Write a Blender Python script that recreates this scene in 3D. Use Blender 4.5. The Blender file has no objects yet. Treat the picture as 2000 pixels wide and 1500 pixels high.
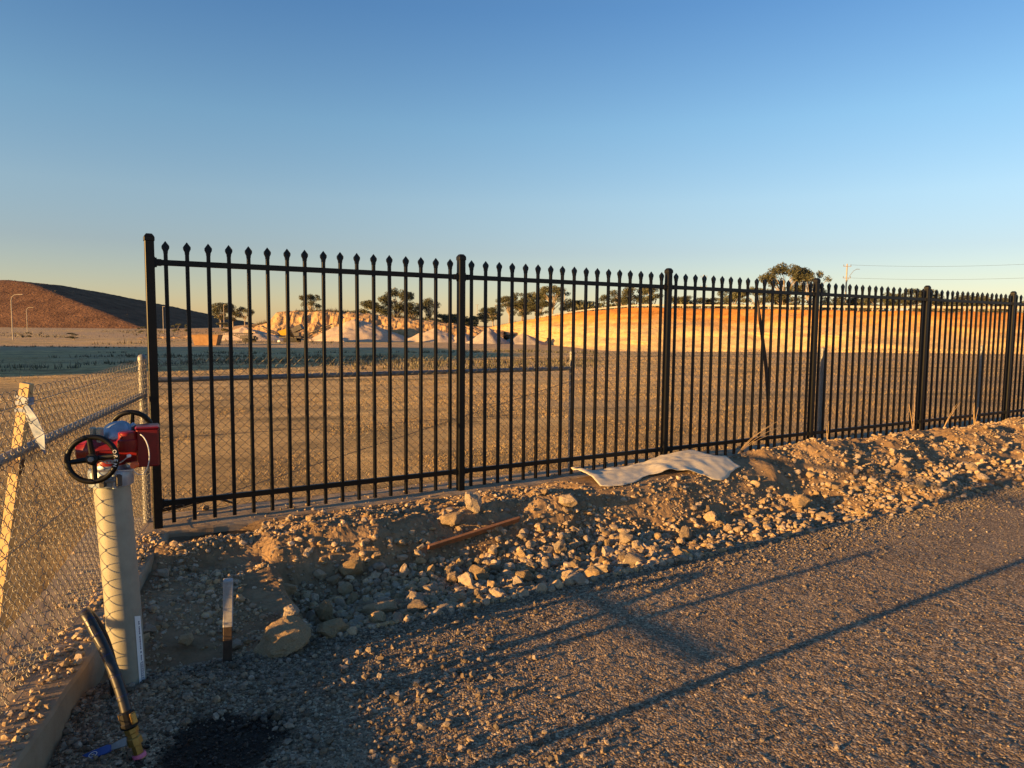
import bpy, bmesh, math, random
import numpy as np
from mathutils import Vector, Matrix, noise as mnoise

random.seed(7)
rng = np.random.default_rng(7)
S = bpy.context.scene
COL = S.collection
pi = math.pi

# ------------------------------------------------------------------ camera
CAM_H, FOCAL, TILT, ROLL = 1.485, 1389.0, 0.0818, 0.0094
cd = bpy.data.cameras.new('camera')
cam = bpy.data.objects.new('camera', cd); COL.objects.link(cam)
cd.sensor_fit = 'HORIZONTAL'; cd.sensor_width = 36.0
cd.lens = 36.0 * FOCAL / 2000.0
cd.clip_start = 0.05; cd.clip_end = 9000
cam.matrix_world = (Matrix.Translation((0, 0, CAM_H)) @ Matrix.Rotation(pi / 2 - TILT, 4, 'X')
                    @ Matrix.Rotation(ROLL, 4, 'Z'))
S.camera = cam

# ------------------------------------------------------------------ light
FENCE_AZ = 1.0293
SUN_AZ = FENCE_AZ - math.radians(1.8)      # the heading the sunlight travels
SUN_EL = math.radians(8.0)
w = bpy.data.worlds.new('World'); S.world = w; w.use_nodes = True
wn = w.node_tree
for n in list(wn.nodes): wn.nodes.remove(n)
sky = wn.nodes.new('ShaderNodeTexSky'); sky.sky_type = 'NISHITA'; sky.sun_disc = False
sky.sun_elevation = SUN_EL; sky.sun_rotation = SUN_AZ + pi
sky.altitude = 100; sky.air_density = 1.0; sky.dust_density = 0.2; sky.ozone_density = 3.0
# warm haze towards the horizon, the same all the way round
tc = wn.nodes.new('ShaderNodeTexCoord'); sx = wn.nodes.new('ShaderNodeSeparateXYZ'); wn.links.new(tc.outputs['Generated'], sx.inputs[0])
hz = wn.nodes.new('ShaderNodeValToRGB'); wn.links.new(sx.outputs['Z'], hz.inputs[0])
_st = [(0.0, (.82, .64, .57)), (.10, (.82, .63, .60)), (.165, (.95, .77, .69)), (.26, (.86, .83, .77)), (.39, (.60, .70, .78)), (.65, (.56, .66, .74))]
while len(hz.color_ramp.elements) < len(_st): hz.color_ramp.elements.new(.5)
for _e, (_p, _c) in zip(hz.color_ramp.elements, _st): _e.position = _p; _e.color = (*_c, 1)
hsv = wn.nodes.new('ShaderNodeMix'); hsv.data_type = 'RGBA'; hsv.blend_type = 'MULTIPLY'; hsv.inputs[0].default_value = 1.0
bg = wn.nodes.new('ShaderNodeBackground'); bg.inputs['Strength'].default_value = 0.105
wo = wn.nodes.new('ShaderNodeOutputWorld')
wn.links.new(sky.outputs[0], hsv.inputs[6]); wn.links.new(hz.outputs[0], hsv.inputs[7]); wn.links.new(hsv.outputs[2], bg.inputs[0])
wn.links.new(bg.outputs[0], wo.inputs[0])
sl = bpy.data.lights.new('sun', 'SUN'); sl.energy = 5.0; sl.angle = math.radians(0.5)
sl.color = (1.0, 0.56, 0.17)
sun = bpy.data.objects.new('sun', sl); COL.objects.link(sun)
LDIR = Vector((math.sin(SUN_AZ) * math.cos(SUN_EL), math.cos(SUN_AZ) * math.cos(SUN_EL), -math.sin(SUN_EL)))
sun.rotation_euler = LDIR.to_track_quat('-Z', 'Y').to_euler()
sun.location = (-40, -20, 40)
S.view_settings.view_transform = 'Standard'; S.view_settings.look = 'None'
S.view_settings.exposure = 1.45; S.view_settings.gamma = 1.0
S.view_settings.use_curve_mapping = False
S.render.engine = 'CYCLES'
S.cycles.max_bounces = 6; S.cycles.transparent_max_bounces = 8

# ------------------------------------------------------------------ frame of the fence: s along it, t towards the road
P0 = np.array([-2.556, 5.052])
DV = np.array([math.sin(FENCE_AZ), math.cos(FENCE_AZ)])
MV = np.array([math.cos(FENCE_AZ), -math.sin(FENCE_AZ)])
def W(s, t, z=0.0):
    p = P0 + DV * s + MV * t
    return Vector((p[0], p[1], z))
def ST(x, y):
    qx, qy = x - P0[0], y - P0[1]
    return qx * DV[0] + qy * DV[1], qx * MV[0] + qy * MV[1]
def kerb_s(t): return 0.10 - 0.2665 * t          # road-side edge of the left strip
def mesh_s(t): return -0.106 - 0.2546 * t        # line of the left wire mesh

# ------------------------------------------------------------------ noise
def _h(ix, iy, seed):
    n = (ix.astype(np.int64) * 374761393 + iy.astype(np.int64) * 668265263 + seed * 974634777) & 0xffffffff
    n = ((n ^ (n >> 13)) * 1274126177) & 0xffffffff
    n = ((n ^ (n >> 16)) * 2246822519) & 0xffffffff
    return ((n ^ (n >> 15)) & 0xffff) / 65535.0
def vnoise(x, y, seed=0):
    x = np.asarray(x, float); y = np.asarray(y, float)
    ix = np.floor(x); iy = np.floor(y); fx = x - ix; fy = y - iy
    fx = fx * fx * fx * (fx * (fx * 6 - 15) + 10); fy = fy * fy * fy * (fy * (fy * 6 - 15) + 10)
    a = _h(ix, iy, seed); b = _h(ix + 1, iy, seed); c = _h(ix, iy + 1, seed); d = _h(ix + 1, iy + 1, seed)
    return (a + (b - a) * fx + (c - a) * fy + (a - b - c + d) * fx * fy) * 2 - 1
def fbm(x, y, seed=0, octv=4, gain=.5, lac=2.03):
    v = 0; am = 1; tot = 0
    for o in range(octv):
        v = v + am * vnoise(x, y, seed + o * 17); tot += am
        x = np.asarray(x) * lac + 3.7; y = np.asarray(y) * lac - 1.9; am *= gain
    return v / tot
def sm(a, b, x):
    k = np.clip((np.asarray(x, float) - a) / (b - a), 0, 1); return k * k * (3 - 2 * k)

# ------------------------------------------------------------------ materials
def new_mat(name):
    m = bpy.data.materials.new(name); m.use_nodes = True
    nt = m.node_tree; b = nt.nodes['Principled BSDF']
    return m, nt, b
def N(nt, t, **kw):
    n = nt.nodes.new(t)
    for k, v in kw.items():
        if hasattr(n, k) and not k in n.inputs: setattr(n, k, v)
        else: n.inputs[k].default_value = v
    return n
def ramp(nt, fac, stops):
    r = nt.nodes.new('ShaderNodeValToRGB'); e = r.color_ramp.elements
    while len(e) < len(stops): e.new(.5)
    for el, (p, c) in zip(e, stops):
        el.position = p; el.color = (*c, 1) if len(c) == 3 else c
    nt.links.new(fac, r.inputs[0]); return r.outputs[0]
def mixc(nt, fac, a, b, mode='MIX'):
    n = nt.nodes.new('ShaderNodeMix'); n.data_type = 'RGBA'; n.blend_type = mode
    for sock, v in ((n.inputs[0], fac), (n.inputs[6], a), (n.inputs[7], b)):
        if hasattr(v, 'links'): nt.links.new(v, sock)
        elif isinstance(v, (int, float)): sock.default_value = v
        else: sock.default_value = (*v, 1)
    return n.outputs[2]
def noise_out(nt, scale, detail=6, rough=.6, vec=None, dist=0.0):
    n = N(nt, 'ShaderNodeTexNoise'); n.inputs['Scale'].default_value = scale
    n.inputs['Detail'].default_value = detail; n.inputs['Roughness'].default_value = rough
    n.inputs['Distortion'].default_value = dist
    if vec: nt.links.new(vec, n.inputs['Vector'])
    return n.outputs[0]
def bump(nt, b, h, strength=.5, dist=.01, prev=None):
    n = N(nt, 'ShaderNodeBump'); n.inputs['Strength'].default_value = strength
    n.inputs['Distance'].default_value = dist
    nt.links.new(h, n.inputs['Height'])
    if prev: nt.links.new(prev, n.inputs['Normal'])
    nt.links.new(n.outputs[0], b.inputs['Normal']); return n.outputs[0]
def pos(nt):
    return N(nt, 'ShaderNodeNewGeometry').outputs['Position']
def simple(name, c1, c2, scale=8, rough=.7, metal=0, bs=.2, bd=.004, obj_var=0, bscale=None, coord='pos', spec=.5):
    m, nt, b = new_mat(name)
    if coord == 'pos': v = pos(nt)
    else: v = N(nt, 'ShaderNodeTexCoord').outputs['Object']
    nz = noise_out(nt, scale, 6, .62, v)
    c = ramp(nt, nz, [(.3, c1), (.7, c2)])
    if obj_var:
        oi = N(nt, 'ShaderNodeObjectInfo').outputs['Random']
        hv = N(nt, 'ShaderNodeHueSaturation'); mr = N(nt, 'ShaderNodeMapRange')
        mr.inputs[3].default_value = 1 - obj_var; mr.inputs[4].default_value = 1 + obj_var
        nt.links.new(oi, mr.inputs[0]); nt.links.new(mr.outputs[0], hv.inputs['Value']); nt.links.new(c, hv.inputs['Color'])
        c = hv.outputs[0]
    nt.links.new(c, b.inputs['Base Color'])
    b.inputs['Roughness'].default_value = rough; b.inputs['Metallic'].default_value = metal
    b.inputs['Specular IOR Level'].default_value = spec
    if bs: bump(nt, b, noise_out(nt, bscale or scale * 4, 5, .6, v), bs, bd)
    return m

M = {}
M['black'] = simple('black_powder_coat', (.0035, .0033, .0033), (.006, .0057, .0055), 40, .45, 0, .08, .001, spec=.28)
M['plastic'] = simple('black_plastic', (.004, .004, .004), (.008, .008, .008), 60, .5, 0, .05, .001, spec=.3)
M['galv'] = simple('galvanised_steel', (.17, .172, .175), (.28, .275, .26), 30, .55, .35, .1, .001)
M['wire'] = simple('galvanised_wire', (.17, .155, .135), (.28, .26, .22), 60, .5, .4, 0)
M['pipe'] = simple('grey_standpipe', (.27, .26, .21), (.36, .34, .27), 14, .45, .1, .06, .001)
M['alloy'] = simple('blue_grey_alloy', (.22, .28, .36), (.34, .40, .48), 30, .4, .5, .1, .001)
M['red'] = simple('red_paint', (.17, .006, .008), (.24, .010, .010), 30, .35, 0, .08, .001)
M['brass'] = simple('brass', (.30, .18, .045), (.42, .27, .08), 30, .4, .7, .05, .001)
M['blue'] = simple('blue_vinyl', (.02, .06, .26), (.03, .09, .34), 30, .4, 0, .05, .001)
M['rubber'] = simple('black_rubber', (.012, .012, .013), (.03, .029, .027), 40, .42, 0, .1, .001)
M['white'] = simple('white_print', (.74, .74, .74), (.80, .80, .79), 20, .6, 0, 0)
M['ink'] = simple('blue_ink', (.01, .015, .09), (.015, .02, .12), 20, .6, 0, 0)
M['pink'] = simple('pink_tape', (.65, .12, .25), (.75, .2, .3), 20, .6, 0, 0)
M['ribbon'] = simple('blue_white_ribbon', (.07, .12, .24), (.40, .44, .50), 22, .5, 0, 0)
M['pine'] = simple('pale_pine', (.46, .30, .13), (.60, .42, .20), 22, .75, 0, .3, .002)
M['brownwood'] = simple('brown_timber', (.20, .085, .035), (.30, .14, .06), 20, .7, 0, .3, .002)
M['darkwood'] = simple('dark_timber', (.035, .022, .014), (.07, .045, .03), 24, .7, 0, .35, .003)
M['greypaint'] = simple('worn_pale_paint', (.30, .28, .27), (.46, .44, .43), 40, .7, 0, .3, .002)
M['strap'] = simple('dark_strap', (.06, .035, .022), (.09, .05, .03), 30, .7, 0, 0)
M['cloth'] = simple('geotextile', (.52, .45, .34), (.62, .55, .43), 7, .9, 0, .25, .004, bscale=160)
M['cable'] = simple('white_cable', (.55, .55, .53), (.65, .65, .62), 30, .45, 0, 0)
M['orange'] = simple('orange_plug', (.65, .09, .02), (.75, .13, .03), 30, .45, 0, 0)
M['yellow'] = simple('machine_yellow', (.55, .30, .02), (.68, .40, .04), 3, .5, 0, .1, .01)
M['dusty_steel'] = simple('dusty_steel', (.05, .045, .042), (.13, .11, .09), 3, .6, .1, .2, .01)
M['tyre'] = simple('tyre_rubber', (.018, .018, .018), (.05, .045, .04), 5, .8, 0, 0)
M['rust'] = simple('rusty_bin', (.24, .125, .05), (.36, .20, .085), 2, .8, 0, .2, .01)
M['pole'] = simple('pale_pole', (.27, .235, .19), (.37, .33, .27), 3, .7, 0, 0)
M['rail_pale'] = simple('pale_guardrail', (.34, .32, .28), (.46, .43, .37), 2, .6, .1, 0)
M['wireline'] = simple('power_cable', (.05, .05, .05), (.07, .07, .07), 2, .6, 0, 0)
M['bark'] = simple('gum_bark', (.20, .15, .10), (.42, .34, .25), 2, .85, 0, .4, .05)
M['weedstalk'] = simple('dry_stalk', (.40, .26, .12), (.55, .38, .20), 20, .8, 0, 0)

def leaf_mat(name, c1, c2):
    m, nt, b = new_mat(name)
    at = N(nt, 'ShaderNodeAttribute', attribute_name='tint').outputs['Fac']
    c = ramp(nt, at, [(0, c1), (1, c2)])
    oi = N(nt, 'ShaderNodeObjectInfo').outputs['Random']
    hv = N(nt, 'ShaderNodeHueSaturation'); mr = N(nt, 'ShaderNodeMapRange')
    mr.inputs[3].default_value = .8; mr.inputs[4].default_value = 1.2
    nt.links.new(oi, mr.inputs[0]); nt.links.new(mr.outputs[0], hv.inputs['Value']); nt.links.new(c, hv.inputs['Color'])
    nt.links.new(hv.outputs[0], b.inputs['Base Color'])
    b.inputs['Roughness'].default_value = .6
    return m
M['leaf'] = leaf_mat('gum_leaves', (.035, .045, .018), (.11, .10, .045))
M['scrub'] = leaf_mat('dry_scrub', (.05, .04, .022), (.13, .10, .05))
M['grass'] = leaf_mat('dry_grass', (.28, .19, .085), (.46, .32, .15))
M['weeds'] = leaf_mat('dark_weeds', (.06, .055, .03), (.12, .10, .05))

def stone_mat(name, c1, c2, c3, sc=18, bsc=60, bd=.006, var=.25, attr=False):
    m, nt, b = new_mat(name)
    v = N(nt, 'ShaderNodeTexCoord').outputs['Object'] if not attr else pos(nt)
    nz = noise_out(nt, sc, 8, .65, v)
    c = ramp(nt, nz, [(.25, c1), (.55, c2), (.8, c3)])
    src = N(nt, 'ShaderNodeAttribute', attribute_name='tint').outputs['Fac'] if attr else N(nt, 'ShaderNodeObjectInfo').outputs['Random']
    hv = N(nt, 'ShaderNodeHueSaturation'); mr = N(nt, 'ShaderNodeMapRange')
    mr.inputs[3].default_value = 1 - var; mr.inputs[4].default_value = 1 + var
    nt.links.new(src, mr.inputs[0]); nt.links.new(mr.outputs[0], hv.inputs['Value']); nt.links.new(c, hv.inputs['Color'])
    fm = N(nt, 'ShaderNodeMath', operation='MULTIPLY'); fm.inputs[1].default_value = 13.7; nt.links.new(src, fm.inputs[0])
    fr_ = N(nt, 'ShaderNodeMath', operation='FRACT'); nt.links.new(fm.outputs[0], fr_.inputs[0])
    sr_n = N(nt, 'ShaderNodeMapRange'); sr_n.inputs[3].default_value = .72; sr_n.inputs[4].default_value = 1.2
    nt.links.new(fr_.outputs[0], sr_n.inputs[0]); nt.links.new(sr_n.outputs[0], hv.inputs['Saturation'])
    nt.links.new(hv.outputs[0], b.inputs['Base Color'])
    b.inputs['Roughness'].default_value = .88; b.inputs['Specular IOR Level'].default_value = .25
    bump(nt, b, noise_out(nt, bsc, 6, .7, v), .7, bd)
    return m
M['rock'] = stone_mat('limestone', (.22, .16, .10), (.42, .31, .195), (.56, .43, .28), 26, 40, .016, .3)
M['rubble'] = stone_mat('rubble_stone', (.20, .14, .085), (.38, .275, .17), (.52, .40, .255), 30, 150, .003, .35, True)
M['gravel'] = stone_mat('blue_gravel', (.10, .076, .054), (.22, .17, .12), (.42, .335, .235), 40, 200, .002, .55, True)

def dirt_mat():
    m, nt, b = new_mat('verge_dirt'); v = pos(nt)
    n1 = noise_out(nt, 2.2, 8, .6, v); n2 = noise_out(nt, 14, 8, .7, v)
    c = ramp(nt, n1, [(.3, (.19, .122, .067)), (.55, (.29, .195, .112)), (.75, (.36, .255, .155))])
    c2 = ramp(nt, n2, [(.3, (.75, .72, .70)), (.7, (1.15, 1.15, 1.15))])
    c = mixc(nt, 1.0, c, c2, 'MULTIPLY')
    wet = N(nt, 'ShaderNodeAttribute', attribute_name='wet').outputs['Fac']
    c = mixc(nt, wet, c, (.035, .026, .018))
    nt.links.new(c, b.inputs['Base Color'])
    rr = N(nt, 'ShaderNodeMapRange'); rr.inputs[3].default_value = .95; rr.inputs[4].default_value = .45
    nt.links.new(wet, rr.inputs[0]); nt.links.new(rr.outputs[0], b.inputs['Roughness'])
    b.inputs['Specular IOR Level'].default_value = .2
    vo = N(nt, 'ShaderNodeTexVoronoi'); vo.inputs['Scale'].default_value = 90; nt.links.new(v, vo.inputs['Vector'])
    p = bump(nt, b, noise_out(nt, 60, 8, .75, v), .6, .010)
    return m
M['dirt'] = dirt_mat()

def road_mat():
    m, nt, b = new_mat('crushed_asphalt'); v = pos(nt)
    vo = N(nt, 'ShaderNodeTexVoronoi'); vo.inputs['Scale'].default_value = 95
    vo.inputs['Randomness'].default_value = 1
    nt.links.new(v, vo.inputs['Vector'])
    vo2 = N(nt, 'ShaderNodeTexVoronoi'); vo2.inputs['Scale'].default_value = 48; nt.links.new(v, vo2.inputs['Vector'])
    cr = N(nt, 'ShaderNodeSeparateColor'); nt.links.new(vo.outputs['Color'], cr.inputs[0])
    c = ramp(nt, cr.outputs[0], [(0, (.088, .062, .040)), (.5, (.215, .155, .10)), (.85, (.37, .28, .19)), (1, (.52, .42, .29))])
    n1 = noise_out(nt, 1.3, 6, .6, v)
    c = mixc(nt, 1.0, c, ramp(nt, n1, [(.3, (.72, .72, .74)), (.7, (1.2, 1.17, 1.12))]), 'MULTIPLY')
    dust = N(nt, 'ShaderNodeAttribute', attribute_name='dust').outputs['Fac']
    c = mixc(nt, dust, c, (.34, .245, .155))
    wet = N(nt, 'ShaderNodeAttribute', attribute_name='wet').outputs['Fac']
    c = mixc(nt, wet, c, ramp(nt, noise_out(nt, 30, 6, .7, v), [(.35, (.008, .006, .005)), (.75, (.045, .028, .016))]))
    nt.links.new(c, b.inputs['Base Color'])
    b.inputs['Roughness'].default_value = .82; b.inputs['Specular IOR Level'].default_value = .3
    sub = N(nt, 'ShaderNodeMath', operation='SUBTRACT'); sub.inputs[0].default_value = 1
    nt.links.new(vo.outputs['Distance'], sub.inputs[1])
    ad = N(nt, 'ShaderNodeMath', operation='MULTIPLY_ADD'); nt.links.new(vo2.outputs['Distance'], ad.inputs[0])
    ad.inputs[1].default_value = -.8; nt.links.new(sub.outputs[0], ad.inputs[2])
    ad2 = N(nt, 'ShaderNodeMath', operation='MULTIPLY_ADD'); nt.links.new(noise_out(nt, 22, 7, .7, v), ad2.inputs[0])
    ad2.inputs[1].default_value = 1.2; nt.links.new(ad.outputs[0], ad2.inputs[2])
    bump(nt, b, ad2.outputs[0], .8, .007)
    return m
M['road'] = road_mat()

def concrete_mat():
    m, nt, b = new_mat('dusty_concrete'); v = pos(nt)
    c = ramp(nt, noise_out(nt, 3, 8, .65, v), [(.3, (.22, .15, .09)), (.5, (.30, .22, .14)), (.75, (.37, .30, .225))])
    nt.links.new(c, b.inputs['Base Color']); b.inputs['Roughness'].default_value = .9
    bump(nt, b, noise_out(nt, 50, 8, .7, v), .5, .006); return m
M['concrete'] = concrete_mat()

def field_mat():
    m, nt, b = new_mat('dry_field'); v = pos(nt)
    n0 = noise_out(nt, .05, 5, .6, v); n1 = noise_out(nt, .7, 8, .65, v); n2 = noise_out(nt, 9, 8, .75, v)
    c = ramp(nt, n1, [(.36, (.27, .205, .11)), (.5, (.54, .38, .185)), (.64, (.70, .50, .24))])
    sand = ramp(nt, n0, [(.45, (0, 0, 0)), (.6, (1, 1, 1))])
    c = mixc(nt, sand, c, (.50, .37, .22))
    c = mixc(nt, 1.0, c, ramp(nt, n2, [(.25, (.6, .6, .6)), (.75, (1.3, 1.26, 1.18))]), 'MULTIPLY')
    st = N(nt, 'ShaderNodeMapping'); st.inputs['Rotation'].default_value = (0, 0, .5); st.inputs['Scale'].default_value = (.05, .5, 1); nt.links.new(v, st.inputs[0])
    c = mixc(nt, 1.0, c, ramp(nt, noise_out(nt, 1.0, 5, .6, st.outputs[0]), [(.35, (.72, .74, .74)), (.5, (1, 1, 1)), (.68, (1.2, 1.16, 1.08))]), 'MULTIPLY')
    pale = N(nt, 'ShaderNodeAttribute', attribute_name='pale').outputs['Fac']
    c = mixc(nt, pale, c, (.40, .29, .19))
    nt.links.new(c, b.inputs['Base Color']); b.inputs['Roughness'].default_value = 1
    b.inputs['Specular IOR Level'].default_value = .1
    bump(nt, b, noise_out(nt, 14, 8, .8, v), 1.0, .06)
    return m
M['field'] = field_mat()

def wall_mat():
    m, nt, b = new_mat('quarry_sand'); v = pos(nt)
    at = N(nt, 'ShaderNodeAttribute', attribute_name='band').outputs['Fac']
    sc = N(nt, 'ShaderNodeVectorMath', operation='MULTIPLY'); sc.inputs[1].default_value = (.10, .10, 1.6)
    nt.links.new(v, sc.inputs[0])
    n1 = noise_out(nt, 1.0, 7, .6, sc.outputs[0]); n2 = noise_out(nt, .35, 7, .65, v)
    ad = N(nt, 'ShaderNodeMath', operation='MULTIPLY_ADD'); nt.links.new(n1, ad.inputs[0]); ad.inputs[1].default_value = .30
    nt.links.new(at, ad.inputs[2])
    ad2 = N(nt, 'ShaderNodeMath', operation='MULTIPLY_ADD'); nt.links.new(n2, ad2.inputs[0]); ad2.inputs[1].default_value = .25
    nt.links.new(ad.outputs[0], ad2.inputs[2])
    n3 = noise_out(nt, 1.1, 8, .7, v)
    c = ramp(nt, ad2.outputs[0], [(.30, (.36, .24, .12)), (.42, (.46, .345, .20)), (.76, (.47, .335, .175)), (.93, (.42, .20, .055)), (1.0, (.36, .155, .04))])
    c = mixc(nt, 1.0, c, ramp(nt, n1, [(.3, (.86, .83, .79)), (.36, (1, 1, 1)), (.7, (1.04, 1.03, 1.01))]), 'MULTIPLY')
    c = mixc(nt, 1.0, c, ramp(nt, n3, [(.3, (.72, .68, .62)), (.5, (1, 1, 1)), (.75, (1.12, 1.1, 1.08))]), 'MULTIPLY')
    nt.links.new(c, b.inputs['Base Color']); b.inputs['Roughness'].default_value = .95
    b.inputs['Specular IOR Level'].default_value = .15
    bump(nt, b, noise_out(nt, 1.6, 9, .75, v), 1.0, .30)
    return m
M['wall'] = wall_mat()
M['bluff'] = simple('orange_rock', (.33, .19, .085), (.50, .34, .18), .5, .95, 0, .9, .25, bscale=1.6, spec=.1)
M['white_sand'] = simple('pale_sand', (.42, .32, .23), (.52, .41, .31), .8, .95, 0, .7, .08, bscale=3, spec=.1)
M['grey_aggregate'] = simple('grey_aggregate', (.30, .25, .21), (.42, .36, .30), 1.5, .95, 0, .8, .12, bscale=4, spec=.1)
M['hill'] = simple('heath_hill', (.10, .055, .035), (.22, .12, .07), .12, 1, 0, 1.0, .8, bscale=.6, spec=.05)
M['earth'] = simple('bare_earth', (.22, .15, .09), (.32, .23, .14), .3, 1, 0, .8, .2, spec=.1)
def water_mat():
    m, nt, b = new_mat('puddle_water')
    b.inputs['Base Color'].default_value = (.015, .013, .011, 1); b.inputs['Roughness'].default_value = .03
    b.inputs['IOR'].default_value = 1.33
    bump(nt, b, noise_out(nt, 25, 3, .5, pos(nt)), .05, .002); return m
M['water'] = water_mat()

# ------------------------------------------------------------------ object helpers
def link(name, me, parent=None):
    o = bpy.data.objects.new(name, me); COL.objects.link(o)
    if parent is not None: o.parent = parent
    return o
def tag(o, label=None, cat=None, group=None, kind=None):
    if label: o['label'] = label
    if cat: o['category'] = cat
    if group: o['group'] = group
    if kind: o['kind'] = kind
    return o
def empty(name, loc, label, cat, group=None, rz=0):
    o = link(name, None); o.location = loc; o.rotation_euler = (0, 0, rz)
    return tag(o, label, cat, group)
def np_mesh(name, V, F, mat, smooth=False, attrs=None):
    """V (n,3); F (m,k) with equal-size faces"""
    V = np.asarray(V, np.float32); F = np.asarray(F, np.int32)
    me = bpy.data.meshes.new(name); k = F.shape[1]
    me.vertices.add(len(V)); me.vertices.foreach_set('co', V.ravel())
    me.loops.add(F.size); me.loops.foreach_set('vertex_index', F.ravel())
    me.polygons.add(len(F)); me.polygons.foreach_set('loop_start', np.arange(0, F.size, k, dtype=np.int32))
    me.polygons.foreach_set('loop_total', np.full(len(F), k, np.int32))
    me.polygons.foreach_set('use_smooth', np.full(len(F), smooth, bool))
    if attrs:
        for an, arr in attrs.items():
            a = me.attributes.new(an, 'FLOAT', 'POINT'); a.data.foreach_set('value', np.asarray(arr, np.float32))
    me.update(calc_edges=True); me.validate()
    me.materials.append(mat)
    return me
def grid_faces(nu, nv):
    i = np.arange(nu - 1)[:, None] * nv + np.arange(nv - 1)[None, :]
    i = i.ravel(); return np.stack([i, i + 1, i + nv + 1, i + nv], 1)

class MB:
    def __init__(s): s.v = []; s.f = []
    def add(s, vs, fs):
        b = len(s.v); s.v += [tuple(v) for v in vs]; s.f += [tuple(i + b for i in f) for f in fs]; return s
    def box(s, c, size, R=None, taper=1.0):
        hx, hy, hz = size[0] / 2, size[1] / 2, size[2] / 2
        vs = []
        for z, k in ((-hz, 1), (hz, taper)):
            for x, y in ((-hx, -hy), (hx, -hy), (hx, hy), (-hx, hy)):
                p = Vector((x * k, y * k, z))
                if R is not None: p = R @ p
                vs.append(p + Vector(c))
        return s.add(vs, [(3, 2, 1, 0), (4, 5, 6, 7), (0, 1, 5, 4), (1, 2, 6, 5), (2, 3, 7, 6), (3, 0, 4, 7)])
    def tube(s, pts, r, n=8, closed=False, caps=True):
        pts = [Vector(p) for p in pts]; m = len(pts)
        rs = r if isinstance(r, (list, tuple)) else [r] * m
        up = None; rings = []
        for i, p in enumerate(pts):
            a = pts[(i - 1) % m] if (closed or i > 0) else p
            b = pts[(i + 1) % m] if (closed or i < m - 1) else p
            t = (b - a).normalized()
            if up is None:
                up = Vector((0, 0, 1)) if abs(t.z) < .9 else Vector((1, 0, 0))
            x = t.cross(up).normalized(); y = x.cross(t).normalized(); up = y
            rings.append([p + x * math.cos(2 * pi * k / n) * rs[i] + y * math.sin(2 * pi * k / n) * rs[i] for k in range(n)])
        vs = [q for ring in rings for q in ring]; fs = []
        for i in range(m if closed else m - 1):
            j = (i + 1) % m
            for k in range(n):
                l = (k + 1) % n
                fs.append((i * n + k, i * n + l, j * n + l, j * n + k))
        if caps and not closed:
            fs.append(tuple(range(n - 1, -1, -1))); fs.append(tuple((m - 1) * n + k for k in range(n)))
        return s.add(vs, fs)
    def lathe(s, prof, n=24, R=None, c=(0, 0, 0)):
        vs = []; fs = []; m = len(prof)
        for r, z in prof:
            for k in range(n):
                p = Vector((r * math.cos(2 * pi * k / n), r * math.sin(2 * pi * k / n), z))
                if R is not None: p = R @ p
                vs.append(p + Vector(c))
        for i in range(m - 1):
            for k in range(n):
                l = (k + 1) % n
                fs.append((i * n + k, i * n + l, (i + 1) * n + l, (i + 1) * n + k))
        fs.append(tuple(range(n - 1, -1, -1))); fs.append(tuple((m - 1) * n + k for k in range(n)))
        return s.add(vs, fs)
    def build(s, name, mat, parent=None, smooth=False, bevel=0):
        me = bpy.data.meshes.new(name); me.from_pydata(s.v, [], s.f); me.materials.append(mat)
        if smooth:
            me.shade_smooth() if hasattr(me, 'shade_smooth') else None
            try: me.set_sharp_from_angle(angle=math.radians(40))
            except Exception: pass
        me.update()
        if bevel:
            bm = bmesh.new(); bm.from_mesh(me); bmesh.ops.recalc_face_normals(bm, faces=bm.faces)
            bmesh.ops.bevel(bm, geom=list(bm.edges), offset=bevel, segments=1, affect='EDGES', profile=.5)
            bm.to_mesh(me); bm.free()
        return link(name, me, parent)
def axisR(ax):
    return Vector((0, 0, 1)).rotation_difference(Vector(ax).normalized()).to_matrix()

# ================================================================== TERRAIN
def field_h(x, y):
    s_, t_ = ST(x, y)
    D = np.maximum(np.maximum(-t_ - .4, mesh_s(t_) - .28 - s_), 0)
    k = sm(-5, 25, x); g = np.clip((D - 3) / 85, 0, 1)
    base = -(2.0 + .6 * k) * g
    return base - .028 + .03 * fbm(x * .35, y * .35, 3, 3) * sm(0, 3, D) + .16 * fbm(x * .04, y * .04, 9, 3) * sm(20, 60, D)

# ---- field sheet (dry ground on the far side of both fences, on to the horizon)
def spacing(a, b, fine, grow, far_a, far_b):
    xs = list(np.arange(a, b, fine)); st = fine; x = xs[-1]
    while x < far_b: st *= grow; x += st; xs.append(x)
    st = fine; x = a
    pre = []
    while x > far_a: st *= grow; x -= st; pre.append(x)
    return np.array(pre[::-1] + xs)
sa = spacing(-4.5, 17, .11, 1.09, -3500, 3500); ta = spacing(-6, 4.5, .11, 1.09, -4500, 2500)
gs, gt = np.meshgrid(sa, ta, indexing='ij')
X = P0[0] + DV[0] * gs + MV[0] * gt; Y = P0[1] + DV[1] * gs + MV[1] * gt
Z = field_h(X, Y)
F = grid_faces(len(sa), len(ta))
def outside(s_, t_):   # field side of the strip's inner edge, with an overlap hidden under the strip
    return (t_ < -.20) & (s_ > -.2) & (s_ < 4000) | (s_ < mesh_s(t_) - .06)
sf, tf = gs.ravel()[F].mean(1), gt.ravel()[F].mean(1)
F = F[outside(sf, tf)]
Zf = Z.ravel().copy()
inner = (gt.ravel() > -.30) & (gs.ravel() > mesh_s(gt.ravel()) - .16)
Zf[inner] = -.05
D_ = np.hypot(X, Y).ravel()
sr, tr = gs.ravel(), gt.ravel()
pale = sm(95, 115, D_) * .7 * sm(-.35, .1, fbm(X.ravel() * .012, Y.ravel() * .05, 31, 3))
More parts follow.
